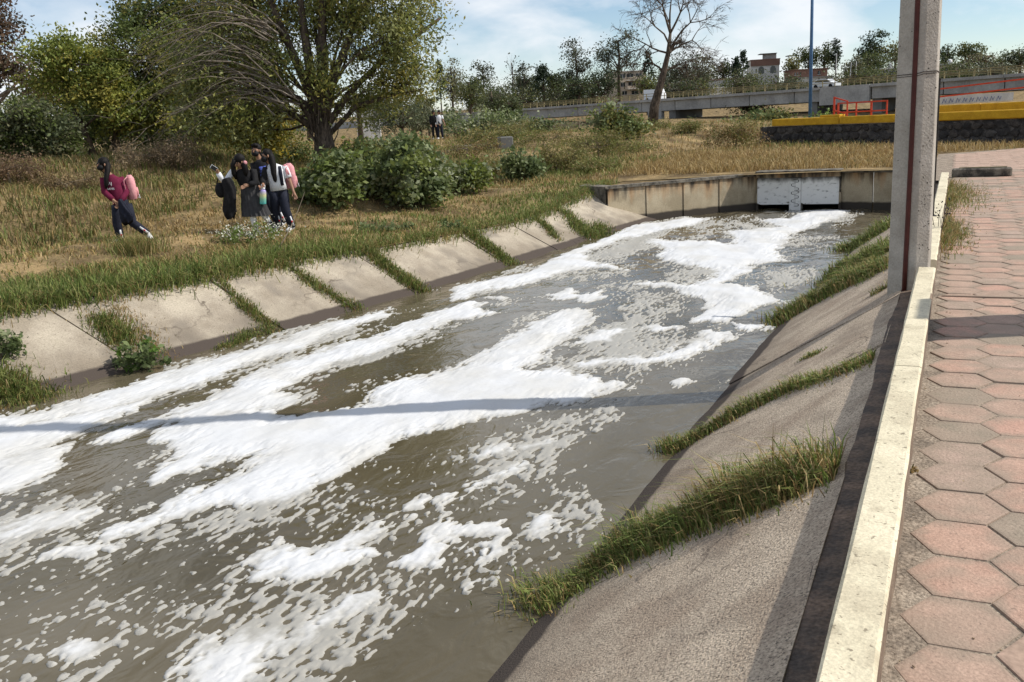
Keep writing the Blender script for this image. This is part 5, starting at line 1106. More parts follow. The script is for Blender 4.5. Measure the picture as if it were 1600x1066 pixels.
# ------------------------------------------------------------------ grass
def scatter(n_, r0, r1, a0, a1):
    r = np.exp(RNG.uniform(math.log(r0), math.log(r1), n_)); a = RNG.uniform(math.radians(a0), math.radians(a1), n_)
    return r * np.sin(a), r * np.cos(a), r
def bank_grass(name, n_, r0, r1, a0, a1, hmul=1.0):
    x, y, r = scatter(n_, r0, r1, a0, a1)
    dE = xlt(y) - x
    ok = np.where(y < 25.2, dE > -.12, True) & ~((x > -.6) & (y < 33)) & ~((y > 25.0) & (y < 26.3) & (x > -8.9))
    nz = fbm(x * .55, y * .55, 3, 13); nz2 = fbm(x * 2.3, y * 2.3, 2, 15)
    ok &= (nz2 + .25 * (dE < 1.2) > RNG.uniform(.12, .55, n_))
    track = (y < 25) & (np.abs(dE - 2.9) < .5) & (RNG.random(n_) < .55)
    ok &= ~track
    x, y, r, dE, nz = x[ok], y[ok], r[ok], dE[ok], nz[ok]; m_ = len(x)
    far_ = (r > 28)
    pg = np.where(y < 25.2, np.interp(dE, [0, .9, 1.8, 3.2, 6], [.86, .72, .45, .16, .12]), .14) + (nz - .5) * 1.3
    gpx = ((x * _r[0] + y * _r[1]) / np.maximum(x * _f[0] + y * _f[1], 1))     # lateral position
    pg = np.where(far_ & (gpx < .13) & (gpx > -.1) & (r < 46), pg + .42, pg); pg = np.where((y > 26) & (y < 37) & (x > -9), pg - .45, pg)
    u = RNG.random(m_); col = np.where((u < pg)[:, None], pick(GREEN, m_), np.where((u < pg + .2)[:, None], pick(OLIVE, m_), pick(DRY, m_)))
    mound = (y < 34) & (dE > 5.2) & (r < 34) & (x < -9)
    pal_m = np.concatenate([OLIVE, OLIVE, DRY * .62, GREEN * .75]); col = np.where((mound & (RNG.random(m_) < .78))[:, None], pick(pal_m, m_, .3), col)
    near_left = (dE < 1.5) & (y < 13.5)
    h = RNG.uniform(.05, .13, m_) * (1 + .012 * r) * np.where(near_left, 1.9, 1.0) * np.where((y > 26) & (y < 33) & (x < -3), 1.5, 1) * np.where(dE < .3, 1.35, 1) * np.where(mound, 1.9, 1) * hmul * np.where((y < 25) & (dE > 1.8) & (dE < 5), .75, 1)
    z = surf(x, y) - .01
    return link(name, blades_mesh(name, np.stack([x, y, z], 1), h, .0011 * r ** .75 * .8 + .0016, col, lean=.45), BLADE)
g1 = bank_grass('bank_grass', 260000, 9.5, 34, -84, 0); tag(g1, 'mixed dry and green grass covering the left bank and headwall top', 'grass', kind='stuff')
g2 = bank_grass('far_grass', 70000, 32, 75, -60, 14, 1.3); tag(g2, 'straw coloured grass on the banks before the bridge', 'grass', kind='stuff')
# long grass hanging over the top edge of the left lining
yv = np.concatenate([RNG.uniform(5.5, 13.2, 5200), RNG.uniform(13, 24.6, 4200)]); xv = xlt(yv) + RNG.normal(-.12, .14, len(yv)) + .10 * (fbm(yv * 1.5, yv * 0, 3, 8) - .35)
hv = RNG.uniform(.10, .24, len(yv)) * (.55 + .9 * fbm(yv * .8, yv * 0 + 3, 2, 18)) * np.where(yv < 12, 1.25, .9)
g3 = link('edge_grass', blades_mesh('edge_grass', np.stack([xv, yv, surf(xv, yv) - .01], 1), hv, .0065, np.where((RNG.random(len(yv)) < .78)[:, None], pick(GREEN, len(yv)), pick(DRY, len(yv))), lean=.85, lean_dir=(.4, -.1, -.15), curl=.9), BLADE); tag(g3, 'green grass fringe hanging over the edge of the left concrete lining', 'grass', kind='stuff')

def clump(label, line, width, n_, h0, h1_, group, dry=.2, lean_dir=None, bw=.0045, cat='grass clump', pal=GREEN):
    """a clump rooted along a line of photo points lying on the banks"""
    W = [S(*p) for p in line]; b0 = W[0]
    seg = RNG.integers(0, len(W) - 1, n_) if len(W) > 1 else np.zeros(n_, int); t_ = RNG.random(n_)
    A = np.array(W); p = A[seg] + (A[seg + 1] - A[seg]) * t_[:, None]
    s_ = (seg + t_) / (len(W) - 1); prof = .25 + 1.2 * fbm(s_ * 9, s_ * 0 + len(label), 3, 3); base_y = RNG.random(n_) < .18
    off = RNG.normal(0, 1, (n_, 2)) * width * RNG.uniform(.3, .62, (n_, 1)); x = p[:, 0] + off[:, 0]; y = p[:, 1] + off[:, 1]; x = np.minimum(x, -.46) if A[:, 0].min() > -3 else x
    z = np.maximum(surf(x, y), ZW - .02) - .01; rr = np.exp(-.5 * (off ** 2).sum(1) / (width * .5) ** 2)
    h = RNG.uniform(h0 * .7, h1_ * 1.1, n_) * prof * (.5 + .5 * rr) * np.where(base_y, .6, 1)
    col = np.where(((RNG.random(n_) < dry) | base_y)[:, None], pick(DRY, n_), pick(pal, n_, .4))
    t = thing('grass_clump', label, cat, b0, 0, group)
    me = blades_mesh('blades', np.stack([x, y, z], 1) - b0[None], h, bw * RNG.uniform(.6, 1.4, n_), col, lean=.7, lean_dir=lean_dir, curl=.9); link('blades', me, BLADE, t); return t
GR = 'grass growing from the joints of the canal lining'
RL = (-.55, -.1, -.05)
clump('biggest grass clump on the near right slope with long yellowing blades', [(845, 945), (950, 880), (1060, 830), (1150, 790), (1265, 760)], .26, 7500, .14, .30, GR, .16, RL, .0038)
clump('tall pale tipped grass at the top end of the near right joint', [(1120, 800), (1200, 775), (1272, 752)], .22, 2600, .22, .38, GR, .42, RL, .0036)
clump('long narrow grass strip on the right slope below the post shadow', [(1040, 703), (1130, 662), (1230, 612), (1365, 565)], .15, 4200, .08, .2, GR, .2, RL, .004)
clump('dense dark grass strip nearest beyond the post shadow on the right slope', [(1225, 503), (1290, 462), (1345, 436), (1398, 415)], .32, 5000, .16, .34, GR, .2, RL, .0055)
clump('middle grass strip on the far right slope beside the post', [(1300, 432), (1345, 408), (1398, 388)], .34, 3200, .16, .32, GR, .08, RL, .007)
clump('farthest grass strip on the right slope near the headwall', [(1326, 392), (1360, 372), (1398, 352)], .36, 2800, .18, .34, GR, .05, RL, .008)
clump('tiny weed tuft in the crack by the pale patch', [(1256, 560), (1280, 552)], .07, 260, .05, .1, GR, .1, None, .004)
clump('thin grass tuft against the foot of the concrete post', [(1365, 462), (1396, 445)], .10, 420, .06, .14, GR, .3, None, .004)
LL = (.5, -.15, -.05)
clump('grass clump in the first joint of the left lining', [(155, 500), (180, 520), (200, 545)], .26, 1500, .12, .28, GR, .12, LL, .006)
clump('dry straw tangle beside the first joint of the left lining', [(150, 450), (185, 490), (230, 530), (235, 555)], .28, 1300, .06, .16, GR, .9, LL, .005)
clump('grass tuft with creeping stems in the second left joint', [(345, 440), (375, 475), (405, 500), (428, 514)], .16, 1500, .08, .18, GR, .2, LL, .0055)
clump('low grass at the water edge below the second left panel', [(345, 545), (385, 528), (428, 516)], .14, 900, .08, .17, GR, .1, LL, .0055)
clump('grass strip running down the third left joint', [(440, 408), (480, 440), (520, 465), (556, 484)], .20, 2100, .08, .20, GR, .15, LL, .006)
clump('grass clump at the water end of the fourth left joint', [(575, 392), (600, 415), (630, 438), (655, 455)], .24, 2200, .10, .24, GR, .1, LL, .0065)
clump('grass clump in the fifth left joint', [(735, 368), (765, 390), (798, 412)], .26, 1900, .12, .26, GR, .08, LL, .0075)
clump('small grass tuft on the lining left of the stained wing wall', [(845, 348), (870, 374)], .2, 900, .1, .2, GR, .15, LL, .008)
clump('twin bright grass clump nearest the wing wall', [(885, 335), (915, 370), (945, 358)], .36, 2000, .16, .3, GR, .05, LL, .009)
clump('bushy grass mound at the left picture edge by the water', [(-30, 600), (10, 610), (45, 625)], .42, 2600, .14, .30, GR, .15, LL, .006)
KW = 'weeds along the kerb'
def kerb_weed(label, x, y, w, l_, n_, h0, h1_, dry):
    px_ = x + np.abs(RNG.normal(0, w, n_)); py_ = y + RNG.normal(0, l_, n_); t = thing('weed_patch', label, 'weeds', (x, y, 0), 0, KW)
    h = RNG.uniform(h0, h1_, n_) * np.exp(-(px_ - x) / w * .6); col = np.where((RNG.random(n_) < dry)[:, None], pick(DRY, n_), pick(np.concatenate([GREEN, OLIVE]), n_))
    link('blades', blades_mesh('blades', np.stack([px_ - x, py_ - y, np.zeros(n_) - .005], 1), h, .0045, col, lean=.6), BLADE, t)
kerb_weed('weed patch on the paving beside the concrete post', -.11, 12.6, .16, .75, 1500, .06, .2, .45)
kerb_weed('greener weed patch farther along the kerb', -.11, 17.6, .32, 1.3, 1900, .06, .2, .35)
kerb_weed('sparse dry tuft on the pavers near the right edge', .62, 5.55, .03, .02, 70, .015, .035, .8)
kerb_weed('tiny dry sprig at the kerb foot', -.115, 4.35, .012, .015, 40, .02, .05, .9)
dw = thing('dry_weed', 'dark dry weed stalk sprouting over the kerb by the post', 'weed', (-.13, 12.0, .0), 0, KW); dm = MB()
for k in range(7): a = random.uniform(0, 6.3); dm.tube(bez((0, 0, 0), (.10 * math.cos(a), .10 * math.sin(a), random.uniform(.25, .5)), .05, 4, .1), [.004, .003, .003, .002], 4)
for k in range(30): c_ = (random.uniform(-.1, .1), random.uniform(-.1, .1), random.uniform(.2, .5)); dm.ball(c_, random.uniform(.006, .013), 5, 4)
dm.build('stalks', M_wire, dw)

# broadleaf weeds and wild flowers
def weed(label, px, py, w, h, n_, leaf, pal, blossoms=0, group='broadleaf weeds on the left bank'):
    b0 = S(px, py); W = w * zf(b0) / FPX; Hh = h * zf(b0) / FPX
    t = grow('broadleaf_weed', label, b0, [(0, 0, Hh * .5, W / 2, W / 2.4, Hh * .5), (W * .2, 0, Hh * .35, W / 3, W / 3, Hh * .35), (-W * .2, 0, Hh * .35, W / 3, W / 3, Hh * .35)], [(0, 0, -.05), (0, 0, Hh * .2), (0, 0, Hh * .4)], n_, leaf, pal, trunk_r=.012, bark=M_twig, cat='weed', group=group, clumps=16, clump_r=.09, limb_r=.005)
    if blossoms:
        C = np.stack([RNG.normal(0, W * .3, blossoms), RNG.normal(0, W * .25, blossoms), np.abs(RNG.normal(Hh * .75, Hh * .22, blossoms))], 1)
        link('blossoms', leaves_mesh('blossoms', C, .034, np.tile([[.78, .77, .66]], (blossoms, 1)) * RNG.uniform(.8, 1, (blossoms, 1)), .9), LEAF, t)
weed('broad leaved weed at the water edge below the first left joint', 222, 578, 75, 45, 420, .09, CB[:3] + [(.10, .17, .03)])
weed('leafy weed rooted on the lining at the left picture edge', 2, 560, 60, 60, 700, .07, CB[:4])
weed('white flowering weed in front of the skirt girl', 400, 385, 90, 34, 900, .05, [(.12, .17, .04), (.16, .2, .06)], 300)
weed('smaller white flowering weed left of the stick', 365, 380, 50, 26, 400, .05, [(.12, .17, .04), (.16, .2, .06)], 110)
weed('dark leafy weed on the bank edge above the fourth joint', 705, 362, 34, 18, 260, .08, CB[:3])
weed('low leafy weed patch along the bank edge right of the students', 600, 362, 90, 14, 520, .07, CB[:3])
gt0 = G(212, 395); gt = thing('grass_tussock', 'tall grass tussock hiding the feet of the girl in maroon', 'grass tussock', gt0, 0); n_ = 900
pp = np.stack([RNG.normal(0, .24, n_), RNG.normal(0, .15, n_), np.zeros(n_) - .02], 1); link('blades', blades_mesh('blades', pp, RNG.uniform(.15, .42, n_), .005, np.where((RNG.random(n_) < .5)[:, None], pick(OLIVE, n_), pick(np.concatenate([GREEN, DRY]), n_)), lean=.45), BLADE, gt)
a_ = G(428, 398); b_ = P(476, 300, zf(a_) + .6); st = thing('dry_stalk', 'long thin dry stalk leaning across the girl in white', 'stalk', a_, 0)
MB().tube(bez((0, 0, -.02), b_ - a_, -.03, 8, .015), [.011, .010, .010, .009, .008, .006, .005, .003], 5).build('stem', M_twig, st)
# loose bits on the paving
lm = MB()
for k in range(26):
    y = 2.3 + 12 * random.random() ** 1.6; x = KX1 + .02 + abs(random.gauss(0, .16)) if random.random() < .7 else random.uniform(-.1, .07 * y + .2); a = random.uniform(0, 3.1); l_ = random.uniform(.004, .013)
    lm.box((x, y, .004), (l_, l_ * random.uniform(.3, .8), .003), a)
o = lm.build('paving_litter', mat('dry_litter', (.40, .31, .18), (.14, .10, .07), scale=30, rough=1)); tag(o, 'crumbs of dry leaves and grit scattered along the paved path', 'litter', kind='stuff')

# ------------------------------------------------------------------ people
def skin_body(name, V, E_, R_, parent):
    me = bpy.data.meshes.new(name); me.from_pydata([tuple(v) for v in V], E_, []); me.update()
    o = bpy.data.objects.new(name, me); COL.objects.link(o)
    sk = o.modifiers.new('skin', 'SKIN'); sk.use_smooth_shade = True
    for i, d in enumerate(me.skin_vertices[0].data): d.radius = R_[i] if hasattr(R_[i], '__len__') else (R_[i], R_[i]); d.use_root = (i == 0)
    ss = o.modifiers.new('sub', 'SUBSURF'); ss.levels = 1; ss.render_levels = 1
    dg = bpy.context.evaluated_depsgraph_get(); ev_ = bpy.data.meshes.new_from_object(o.evaluated_get(dg))
    o.modifiers.clear(); o.data = ev_; ev_.materials.clear(); ev_.materials.append(M_skin); o.parent = parent
    return o
def person(label, base, mpp, J, face, tilt=0.0):
    """J: joints in photo pixels relative to the ground point (x right, up, depth towards the back); returns root and a joint lookup in metres"""
    root = thing('person', label, 'person', base, YAW)
    m = {k: Vector((v[0] * mpp, (v[2] if len(v) > 2 else 0.0) * mpp, v[1] * mpp)) for k, v in J.items()}
    fdir = Vector(face).normalized(); V = []; E_ = []; Rr = []
    def add(p, r, par=None):
        V.append(Vector(p)); Rr.append(r); i = len(V) - 1
        if par is not None: E_.append((par, i))
        return i
    pel = add(m['pelvis'], (.105, .085)); wa = add(m['pelvis'].lerp(m['chest'], .5), (.095, .075), pel); ch = add(m['chest'], (.11, .085), wa); nb = add(m['neck'], .055, ch)
    hc = m['head']; nk = add(m['neck'].lerp(hc, .45), .045, nb); jaw = add(hc - Vector((0, 0, .045)) + fdir * .018, .062, nk); hd = add(hc + Vector((0, 0, .02)), .083, jaw); add(hc + Vector((0, 0, .075)) - fdir * .01, .06, hd)
    for s_ in ('a', 'b'):
        sh = add(m['sh' + s_], .045, ch); el = add(m['el' + s_], .036, sh); wr = add(m['wr' + s_], .025, el)
        hv_ = (m['wr' + s_] - m['el' + s_]).normalized(); pa = m['wr' + s_] + hv_ * .055; pi_ = add(pa, .027, wr)
        sd = hv_.cross(Vector((0, 1, 0))); sd = sd.normalized() if sd.length > .1 else Vector((1, 0, 0)); cur = Vector((0, -.35, 0)) + fdir * .25
        for q, ln in zip((-1.5, -.5, .5, 1.5), (.055, .066, .07, .062)):
            k0 = add(pa + hv_ * .03 + sd * q * .016, .0095, pi_); k1 = add(pa + hv_ * (.03 + ln * .55) + sd * q * .017 + cur * .012, .0085, k0); add(pa + hv_ * (.03 + ln * .9) + sd * q * .016 + cur * .04, .007, k1)
        t0 = add(m['wr' + s_] + hv_ * .03 + sd * -.03 + cur * .02, .011, wr); add(m['wr' + s_] + hv_ * .07 + sd * -.042 + cur * .05, .009, t0)
        hp = add(m['hip' + s_], .075, pel); kn = add(m['kn' + s_], .052, hp); an = add(m['an' + s_], .035, kn); add(m['toe' + s_], .03, an)
    skin_body('body', V, E_, Rr, root)
    # face
    e1 = MB(); rgt = fdir.cross(Vector((0, 0, 1))).normalized()
    for q in (-1, 1): e1.ball(hc + fdir * .078 + rgt * q * .032 + Vector((0, 0, .014)), (.013, .013, .008), 8, 6)
    e1.build('eyes', M_mask, root)
    for q in (-1, 1): MB().ball(hc + rgt * q * .083 - Vector((0, 0, .005)), (.014, .022, .03), 8, 6).build('ear', M_skin, root, True)
    MB().tube([hc + fdir * .075 + Vector((0, 0, .015)), hc + fdir * .102 - Vector((0, 0, .02))], [.008, .014], 6).build('nose', M_skin, root, True)
    return root, m, fdir, hc, rgt
def mask(root, hc, fdir, m_=None):
    b = MB(); b.ball((0, 0, 0), (.074, .062, .058), 12, 8); o = b.build('face_mask', m_ or M_mask, root, True); o.location = hc + fdir * .042 - Vector((0, 0, .045)); o.rotation_euler = (0, 0, math.atan2(fdir.y, fdir.x) + math.pi / 2)
def torso(root, m, mat_, w=.155, d=.11, hem=0.0, name='top', waist=.9):
    b = MB(); p0 = m['pelvis'] - Vector((0, 0, hem)); c = m['chest']; n_ = m['neck']
    b.tube([p0, m['pelvis'].lerp(c, .3), m['pelvis'].lerp(c, .7), c, c.lerp(n_, .45), c.lerp(n_, .8), n_ + Vector((0, 0, .012))], [(w * .95, d * .98), (w * waist, d * .95), (w * .95, d), (w * 1.02, d * 1.02), (w * .98, d * .92), (w * .62, d * .7), (.058, .056)], 16, up=(1, 0, 0))
    return b.build(name, mat_, root, True)
def sleeve(root, m, s_, mat_, full=True, r=(.066, .058, .052, .046), name='sleeve'):
    a, e, w_ = m['sh' + s_], m['el' + s_], m['wr' + s_]; pts = [a.lerp(m['chest'], .25) + Vector((0, 0, .005)), a, a.lerp(e, .5), e, e.lerp(w_, .5), w_] if full else [a.lerp(m['chest'], .25), a, a.lerp(e, .45), a.lerp(e, .72)]
    rr = [r[0], r[0], r[1], r[1], r[2], r[3]] if full else [r[0], r[0], r[0], r[0] * 1.02]
    return MB().tube(pts, rr, 12).build(name, mat_, root, True)
def trousers(root, m, mat_, r=(.098, .078, .064), stripe=True):
    b = MB().tube([m['pelvis'] + Vector((0, 0, .05)), m['pelvis'] - Vector((0, 0, .03)), m['hipa'].lerp(m['hipb'], .5) - Vector((0, 0, .06))], [(.135, .105), (.14, .11), (.10, .09)], 14, up=(1, 0, 0)); seat = b.build('trousers', mat_, root, True)
    for s_ in 'ab':
        h, k, a = m['hip' + s_], m['kn' + s_], m['an' + s_]
        leg = MB().tube([h + Vector((0, 0, .03)), h.lerp(k, .5), k, k.lerp(a, .5), a - (a - k).normalized() * -.015], [r[0], r[0] * .92, r[1], r[1] * .92, r[2]], 12).build('trouser_leg', mat_, root, True)
        if stripe:
            o1 = Vector((.045, -.055, 0)); q0, q1 = k.lerp(a, .38) + o1, k.lerp(a, .95) + o1 * .92
            MB().tube([q0, q1], [(.019, .012), (.026, .012)], 6).build('white_stripe', M_cloth, leg, True); qm = q0.lerp(q1, .45) + Vector((.004, -.006, 0)); MB().tube([qm, qm.lerp(q1, .45)], [(.018, .011), (.015, .011)], 6).build('red_stripe', M_scarlet, leg, True)
def shoe(root, m, s_, mat_):
    a, t = m['an' + s_], m['toe' + s_]; d = (t - a); MB().tube([a + Vector((0, 0, .02)) - d * .15, a - Vector((0, 0, .012)) - d * .12, a.lerp(t, .5), t, t + d.normalized() * .04], [.042, .05, .045, .04, .018], 10).build('shoe', mat_, root, True)
def hair(root, hc, fdir, locks, r=.108):
    b = MB(); b.ball(hc + Vector((0, 0, .030)) - fdir * .030, (r * .93, r * .93, r * .95), 14, 10); b.ball(hc + Vector((0, 0, -.03)) - fdir * .05, (r * .8, r * .7, r * .9), 12, 8); b.build('hair', M_hair, root, True)
    for pts, rr in locks: MB().tube([hc + Vector(p) for p in pts], rr, 10).build('hair_lock', M_hair, root, True)
def backpack(label, base_root, c, w, d, h, yaw, mat_, m):
    R0 = base_root.matrix_basis; wc = R0 @ c
    t = thing('backpack', label, 'backpack', wc - Vector((0, 0, h / 2)), YAW + yaw)
    b = MB().tube([(0, 0, 0), (0, 0, .02), (0, 0, h * .5), (0, 0, h * .85), (0, 0, h)], [(w * .4, d * .4), (w * .5, d * .5), (w * .52, d * .55), (w * .45, d * .45), (w * .2, d * .2)], 14, up=(1, 0, 0)); b.build('bag', mat_, t, True)
    MB().tube([(0, 0, h * .1), (0, 0, h * .3), (0, 0, h * .48)], [(w * .3, d * .2), (w * .36, d * .24), (w * .3, d * .18)], 12, up=(1, 0, 0)).build('front_pocket', mat_, t, True).location = (0, d * .5, 0)
    for s_ in (-1, 1): MB().tube([(s_ * w * .3, -d * .45, h * .92), (s_ * w * .34, -d * .85, h * .8), (s_ * w * .34, -d * .8, h * .45), (s_ * w * .3, -d * .4, h * .2)], [(.02, .007)] * 4, 6).build('strap', mat_, t, True)
    MB().tube([(-.03, 0, h), (0, 0, h + .035), (.03, 0, h)], .008, 6).build('handle', M_black, t)
    for q in (-.3, .1, .35): MB().tube([(q * w, d * .6, h * .2), (q * w + .01, d * .66, h * .05)], .006, 5).build('zip_pull', M_cloth, t)
    return t
def drape(name, label, root, pts, wid, mat_, cat='jacket', bits=()):
    """cloth carried over an arm: folded sheet following a path"""
    wp = [root.matrix_basis @ Vector(p) for p in pts]; t = thing(name, label, cat, wp[0], YAW); o_ = t.matrix_basis.inverted()
    dense = []; dw_ = []
    for i in range(len(wp) - 1):
        for q in range(4): f_ = q / 4; dense.append(o_ @ wp[i].lerp(wp[i + 1], f_)); dw_.append((wid[i][0] * (1 - f_) + wid[i + 1][0] * f_, wid[i][1] * (1 - f_) + wid[i + 1][1] * f_))
    dense.append(o_ @ wp[-1]); dw_.append(wid[-1]); c_ = MB().tube(dense, dw_, 28, up=(1, 0, 0)); nr = len(dense)
    for i in range(nr):                      # hanging folds and a ragged hem
        for q in range(28):
            a = 2 * math.pi * q / 28; v = Vector(c_.v[i * 28 + q]); k_ = 1 + (.10 + .22 * i / nr) * math.sin(5 * a + .35 * i); v = dense[i] + (v - dense[i]) * k_
            if i > nr - 3: v.z += .05 * math.sin(3 * a + 1.0) + .03 * math.sin(7 * a)
            c_.v[i * 28 + q] = tuple(v)
    c_.build('cloth', mat_, t, True)
    for nm, q, w2, m2 in bits: MB().tube([Vector(p) - Vector(pts[0]) for p in q], w2, 8, up=(1, 0, 0)).build(nm, m2, t, True)
    return t
# girl in maroon, walking towards the canal's near end
b1 = G(208, 379); k1 = zf(b1) / FPX
J1 = dict(pelvis=(-10, 62, 0), chest=(-16, 90, 0), neck=(-20, 104, -1), head=(-28, 121, -3), sha=(-29, 99, -5), shb=(-8, 98, 8), ela=(-28, 80, -10), elb=(1, 77, 0), wra=(-15, 68, -15), wrb=(-5, 64, -13), hipa=(-15, 56, -3), hipb=(-3, 56, 4), kna=(-18, 31, -6), knb=(3, 30, 2), ana=(-17, 5, -2), anb=(22, 12, 6), toea=(-27, 1, -5), toeb=(30, -2, 4))
p1, m, fd, hc, rg = person('student in maroon sweater and navy track pants walking alone past the tussock', b1, k1, J1, (-.62, -.78, -.05))
torso(p1, m, M_maroon, .145, .12, .05, 'sweater'); sleeve(p1, m, 'a', M_maroon); sleeve(p1, m, 'b', M_maroon); trousers(p1, m, M_navy); shoe(p1, m, 'a', M_shoe); shoe(p1, m, 'b', M_shoe); mask(p1, hc, fd)
hair(p1, hc, fd, [([(.02, .03, .05), (.09, .0, -.02), (.10, -.06, -.12), (.08, -.12, -.24), (.07, -.13, -.36), (.06, -.13, -.42)], [.07, .06, .048, .04, .034, .015]), ([(-.06, .05, .04), (-.04, .09, -.08), (.02, .08, -.16)], [.06, .05, .03])])
for row, txt, sz in ((0, 'BAJ', .075), (1, 'DRANIS', .052)):
    cu = bpy.data.curves.new('lettering', 'FONT'); cu.body = txt; cu.size = sz; cu.align_x = 'CENTER'; cu.extrude = .002
    o = bpy.data.objects.new('tmp', cu); COL.objects.link(o); bpy.context.view_layer.update(); me = bpy.data.meshes.new_from_object(o.evaluated_get(bpy.context.evaluated_depsgraph_get())); bpy.data.objects.remove(o); me.materials.clear(); o = link('lettering', me, M_cloth, p1); o.location = m['chest'] + Vector((-.035, -.128, .0 - row * .085)); o.rotation_euler = (math.radians(88), 0, -.22)
backpack('pink backpack on the back of the student in maroon', p1, m['chest'] + Vector((.24, .13, -.07)), .27, .16, .44, -.9, M_pink, m)
w0 = m['wrb']
drape('jacket', 'navy jacket with red and white cuffs carried by the student in maroon', p1, [w0 + Vector((.03, -.07, .05)), w0 + Vector((.05, -.08, -.04)), w0 + Vector((.07, -.08, -.14)), w0 + Vector((.10, -.08, -.24)), w0 + Vector((.12, -.07, -.33))], [(.03, .03), (.06, .03), (.085, .03), (.10, .026), (.09, .015)], M_navy, 'jacket', [('sleeve', [(.06, .0, -.06), (.16, .02, -.17), (.25, .04, -.29), (.29, .05, -.34)], [(.03, .022), (.034, .022), (.032, .02), (.028, .016)], M_navy), ('white_cuff', [(-.03, -.03, .04), (-.02, -.05, -.02)], [(.05, .04), (.06, .05)], M_cloth), ('red_cuff', [(-.02, -.05, -.02), (.0, -.06, -.09)], [(.062, .052), (.055, .05)], M_scarlet)])

# three students side by side
b2 = G(402, 366); k2 = zf(b2) / FPX
J2 = dict(pelvis=(-6, 76, 0), chest=(-10, 92, -2), neck=(-11, 101, -4), head=(-13, 112, -9), sha=(-26, 97, -2), shb=(6, 96, -1), ela=(-38, 82, -10), elb=(10, 80, -10), wra=(-44, 97, -16), wrb=(0, 77, -17), hipa=(-11, 70, 0), hipb=(0, 70, 0), kna=(-4, 36, -4), knb=(8, 36, 4), ana=(0, 5, -2), anb=(20, 16, 8), toea=(-6, 1, -10), toeb=(24, 8, 2))
p2, m, fd, hc, rg = person('student in black sweater and long charcoal skirt looking down at a phone', b2, k2, J2, (-.45, -.75, -.5))
torso(p2, m, M_black, .16, .12, -.02, 'sweater'); sleeve(p2, m, 'a', M_cloth, name='white_sleeve'); sleeve(p2, m, 'b', M_black)
sk_ = MB(); pz = m['pelvis']; nn = 40; Vs = []; Fs = []
for j, (dz, r) in enumerate(((.10, .115), (.02, .145), (-.12, .175), (-.28, .205), (-.45, .24), (-.56, .26))):
    for i in range(nn):
        a = 2 * math.pi * i / nn; rr = r * (1 + (.05 * j / 5) * (1 if i % 2 else -1)); Vs.append((pz.x + .02 * j + rr * math.cos(a), pz.y + rr * .75 * math.sin(a), pz.z + dz))
for j in range(5):
    for i in range(nn): Fs.append((j * nn + i, j * nn + (i + 1) % nn, (j + 1) * nn + (i + 1) % nn, (j + 1) * nn + i))
sk_.add(Vs, Fs).build('skirt', M_grey, p2)
for s_ in 'ab': MB().tube([m['hip' + s_].lerp(m['kn' + s_], .6), m['kn' + s_], m['kn' + s_].lerp(m['an' + s_], .4), m['an' + s_]], [.07, .06, .062, .045], 12).build('white_stocking', M_cloth, p2, True); shoe(p2, m, s_, M_black)
hair(p2, hc, fd, [([(-.05, -.02, .04), (-.10, -.03, -.06), (-.10, -.03, -.2), (-.08, 0, -.3)], [.06, .05, .045, .02]), ([(.05, .02, .05), (.10, -.01, -.05), (.11, -.01, -.18), (.10, .0, -.28)], [.06, .055, .05, .02])], .112)
MB().ball(hc + Vector((.12, -.03, -.02)), (.04, .03, .04), 10, 8).build('pink_bow', M_pink, p2, True)
wa_ = m['wra']; hv_ = (m['wra'] - m['ela']).normalized(); ph = thing('phone', 'pale phone held up in the hand of the skirt student', 'phone', p2.matrix_basis @ (wa_ + hv_ * .10 + Vector((0, -.02, .0))), YAW)
o = MB().box((0, 0, .02), (.075, .012, .15), 0, .005).build('case', M_plastic, ph); o.rotation_euler = (.5, -.9, .3); o2 = MB().box((0, -.0075, .02), (.066, .002, .135)).build('screen', M_glass, ph); o2.rotation_euler = (.5, -.9, .3)
e_ = m['ela']
drape('jacket', 'black jacket hanging from the arm of the skirt student', p2, [e_ + Vector((.05, -.05, .08)), e_ + Vector((.07, -.06, .0)), e_ + Vector((.09, -.05, -.14)), e_ + Vector((.08, -.06, -.30)), e_ + Vector((.05, -.04, -.46)), e_ + Vector((.04, -.04, -.6))], [(.07, .05), (.10, .05), (.105, .05), (.095, .045), (.11, .04), (.09, .025)], M_black, 'jacket', [('second_sleeve', [(.08, .02, -.05), (.13, .03, -.25), (.12, .03, -.48), (.10, .02, -.62)], [(.05, .04), (.06, .045), (.055, .04), (.045, .03)], M_black), ('sleeve', [(-.02, 0, -.06), (-.09, .02, -.26), (-.12, .02, -.44), (-.16, .02, -.54)], [(.05, .04), (.055, .04), (.05, .035), (.045, .03)], M_black), ('lining', [(.0, -.07, -.06), (.0, -.08, -.26)], [(.035, .02), (.03, .015)], M_grey)])
bag = thing('shoulder_bag', 'small black bag at the elbow of the skirt student', 'bag', p2.matrix_basis @ (e_ + Vector((-.10, .03, -.26))), YAW); MB().ball((0, 0, .13), (.10, .08, .14), 12, 8).build('pouch', M_black, bag, True); MB().tube([(-.05, 0, .24), (0, 0, .4), (.12, 0, .46)], .01, 6).build('strap', M_black, bag)

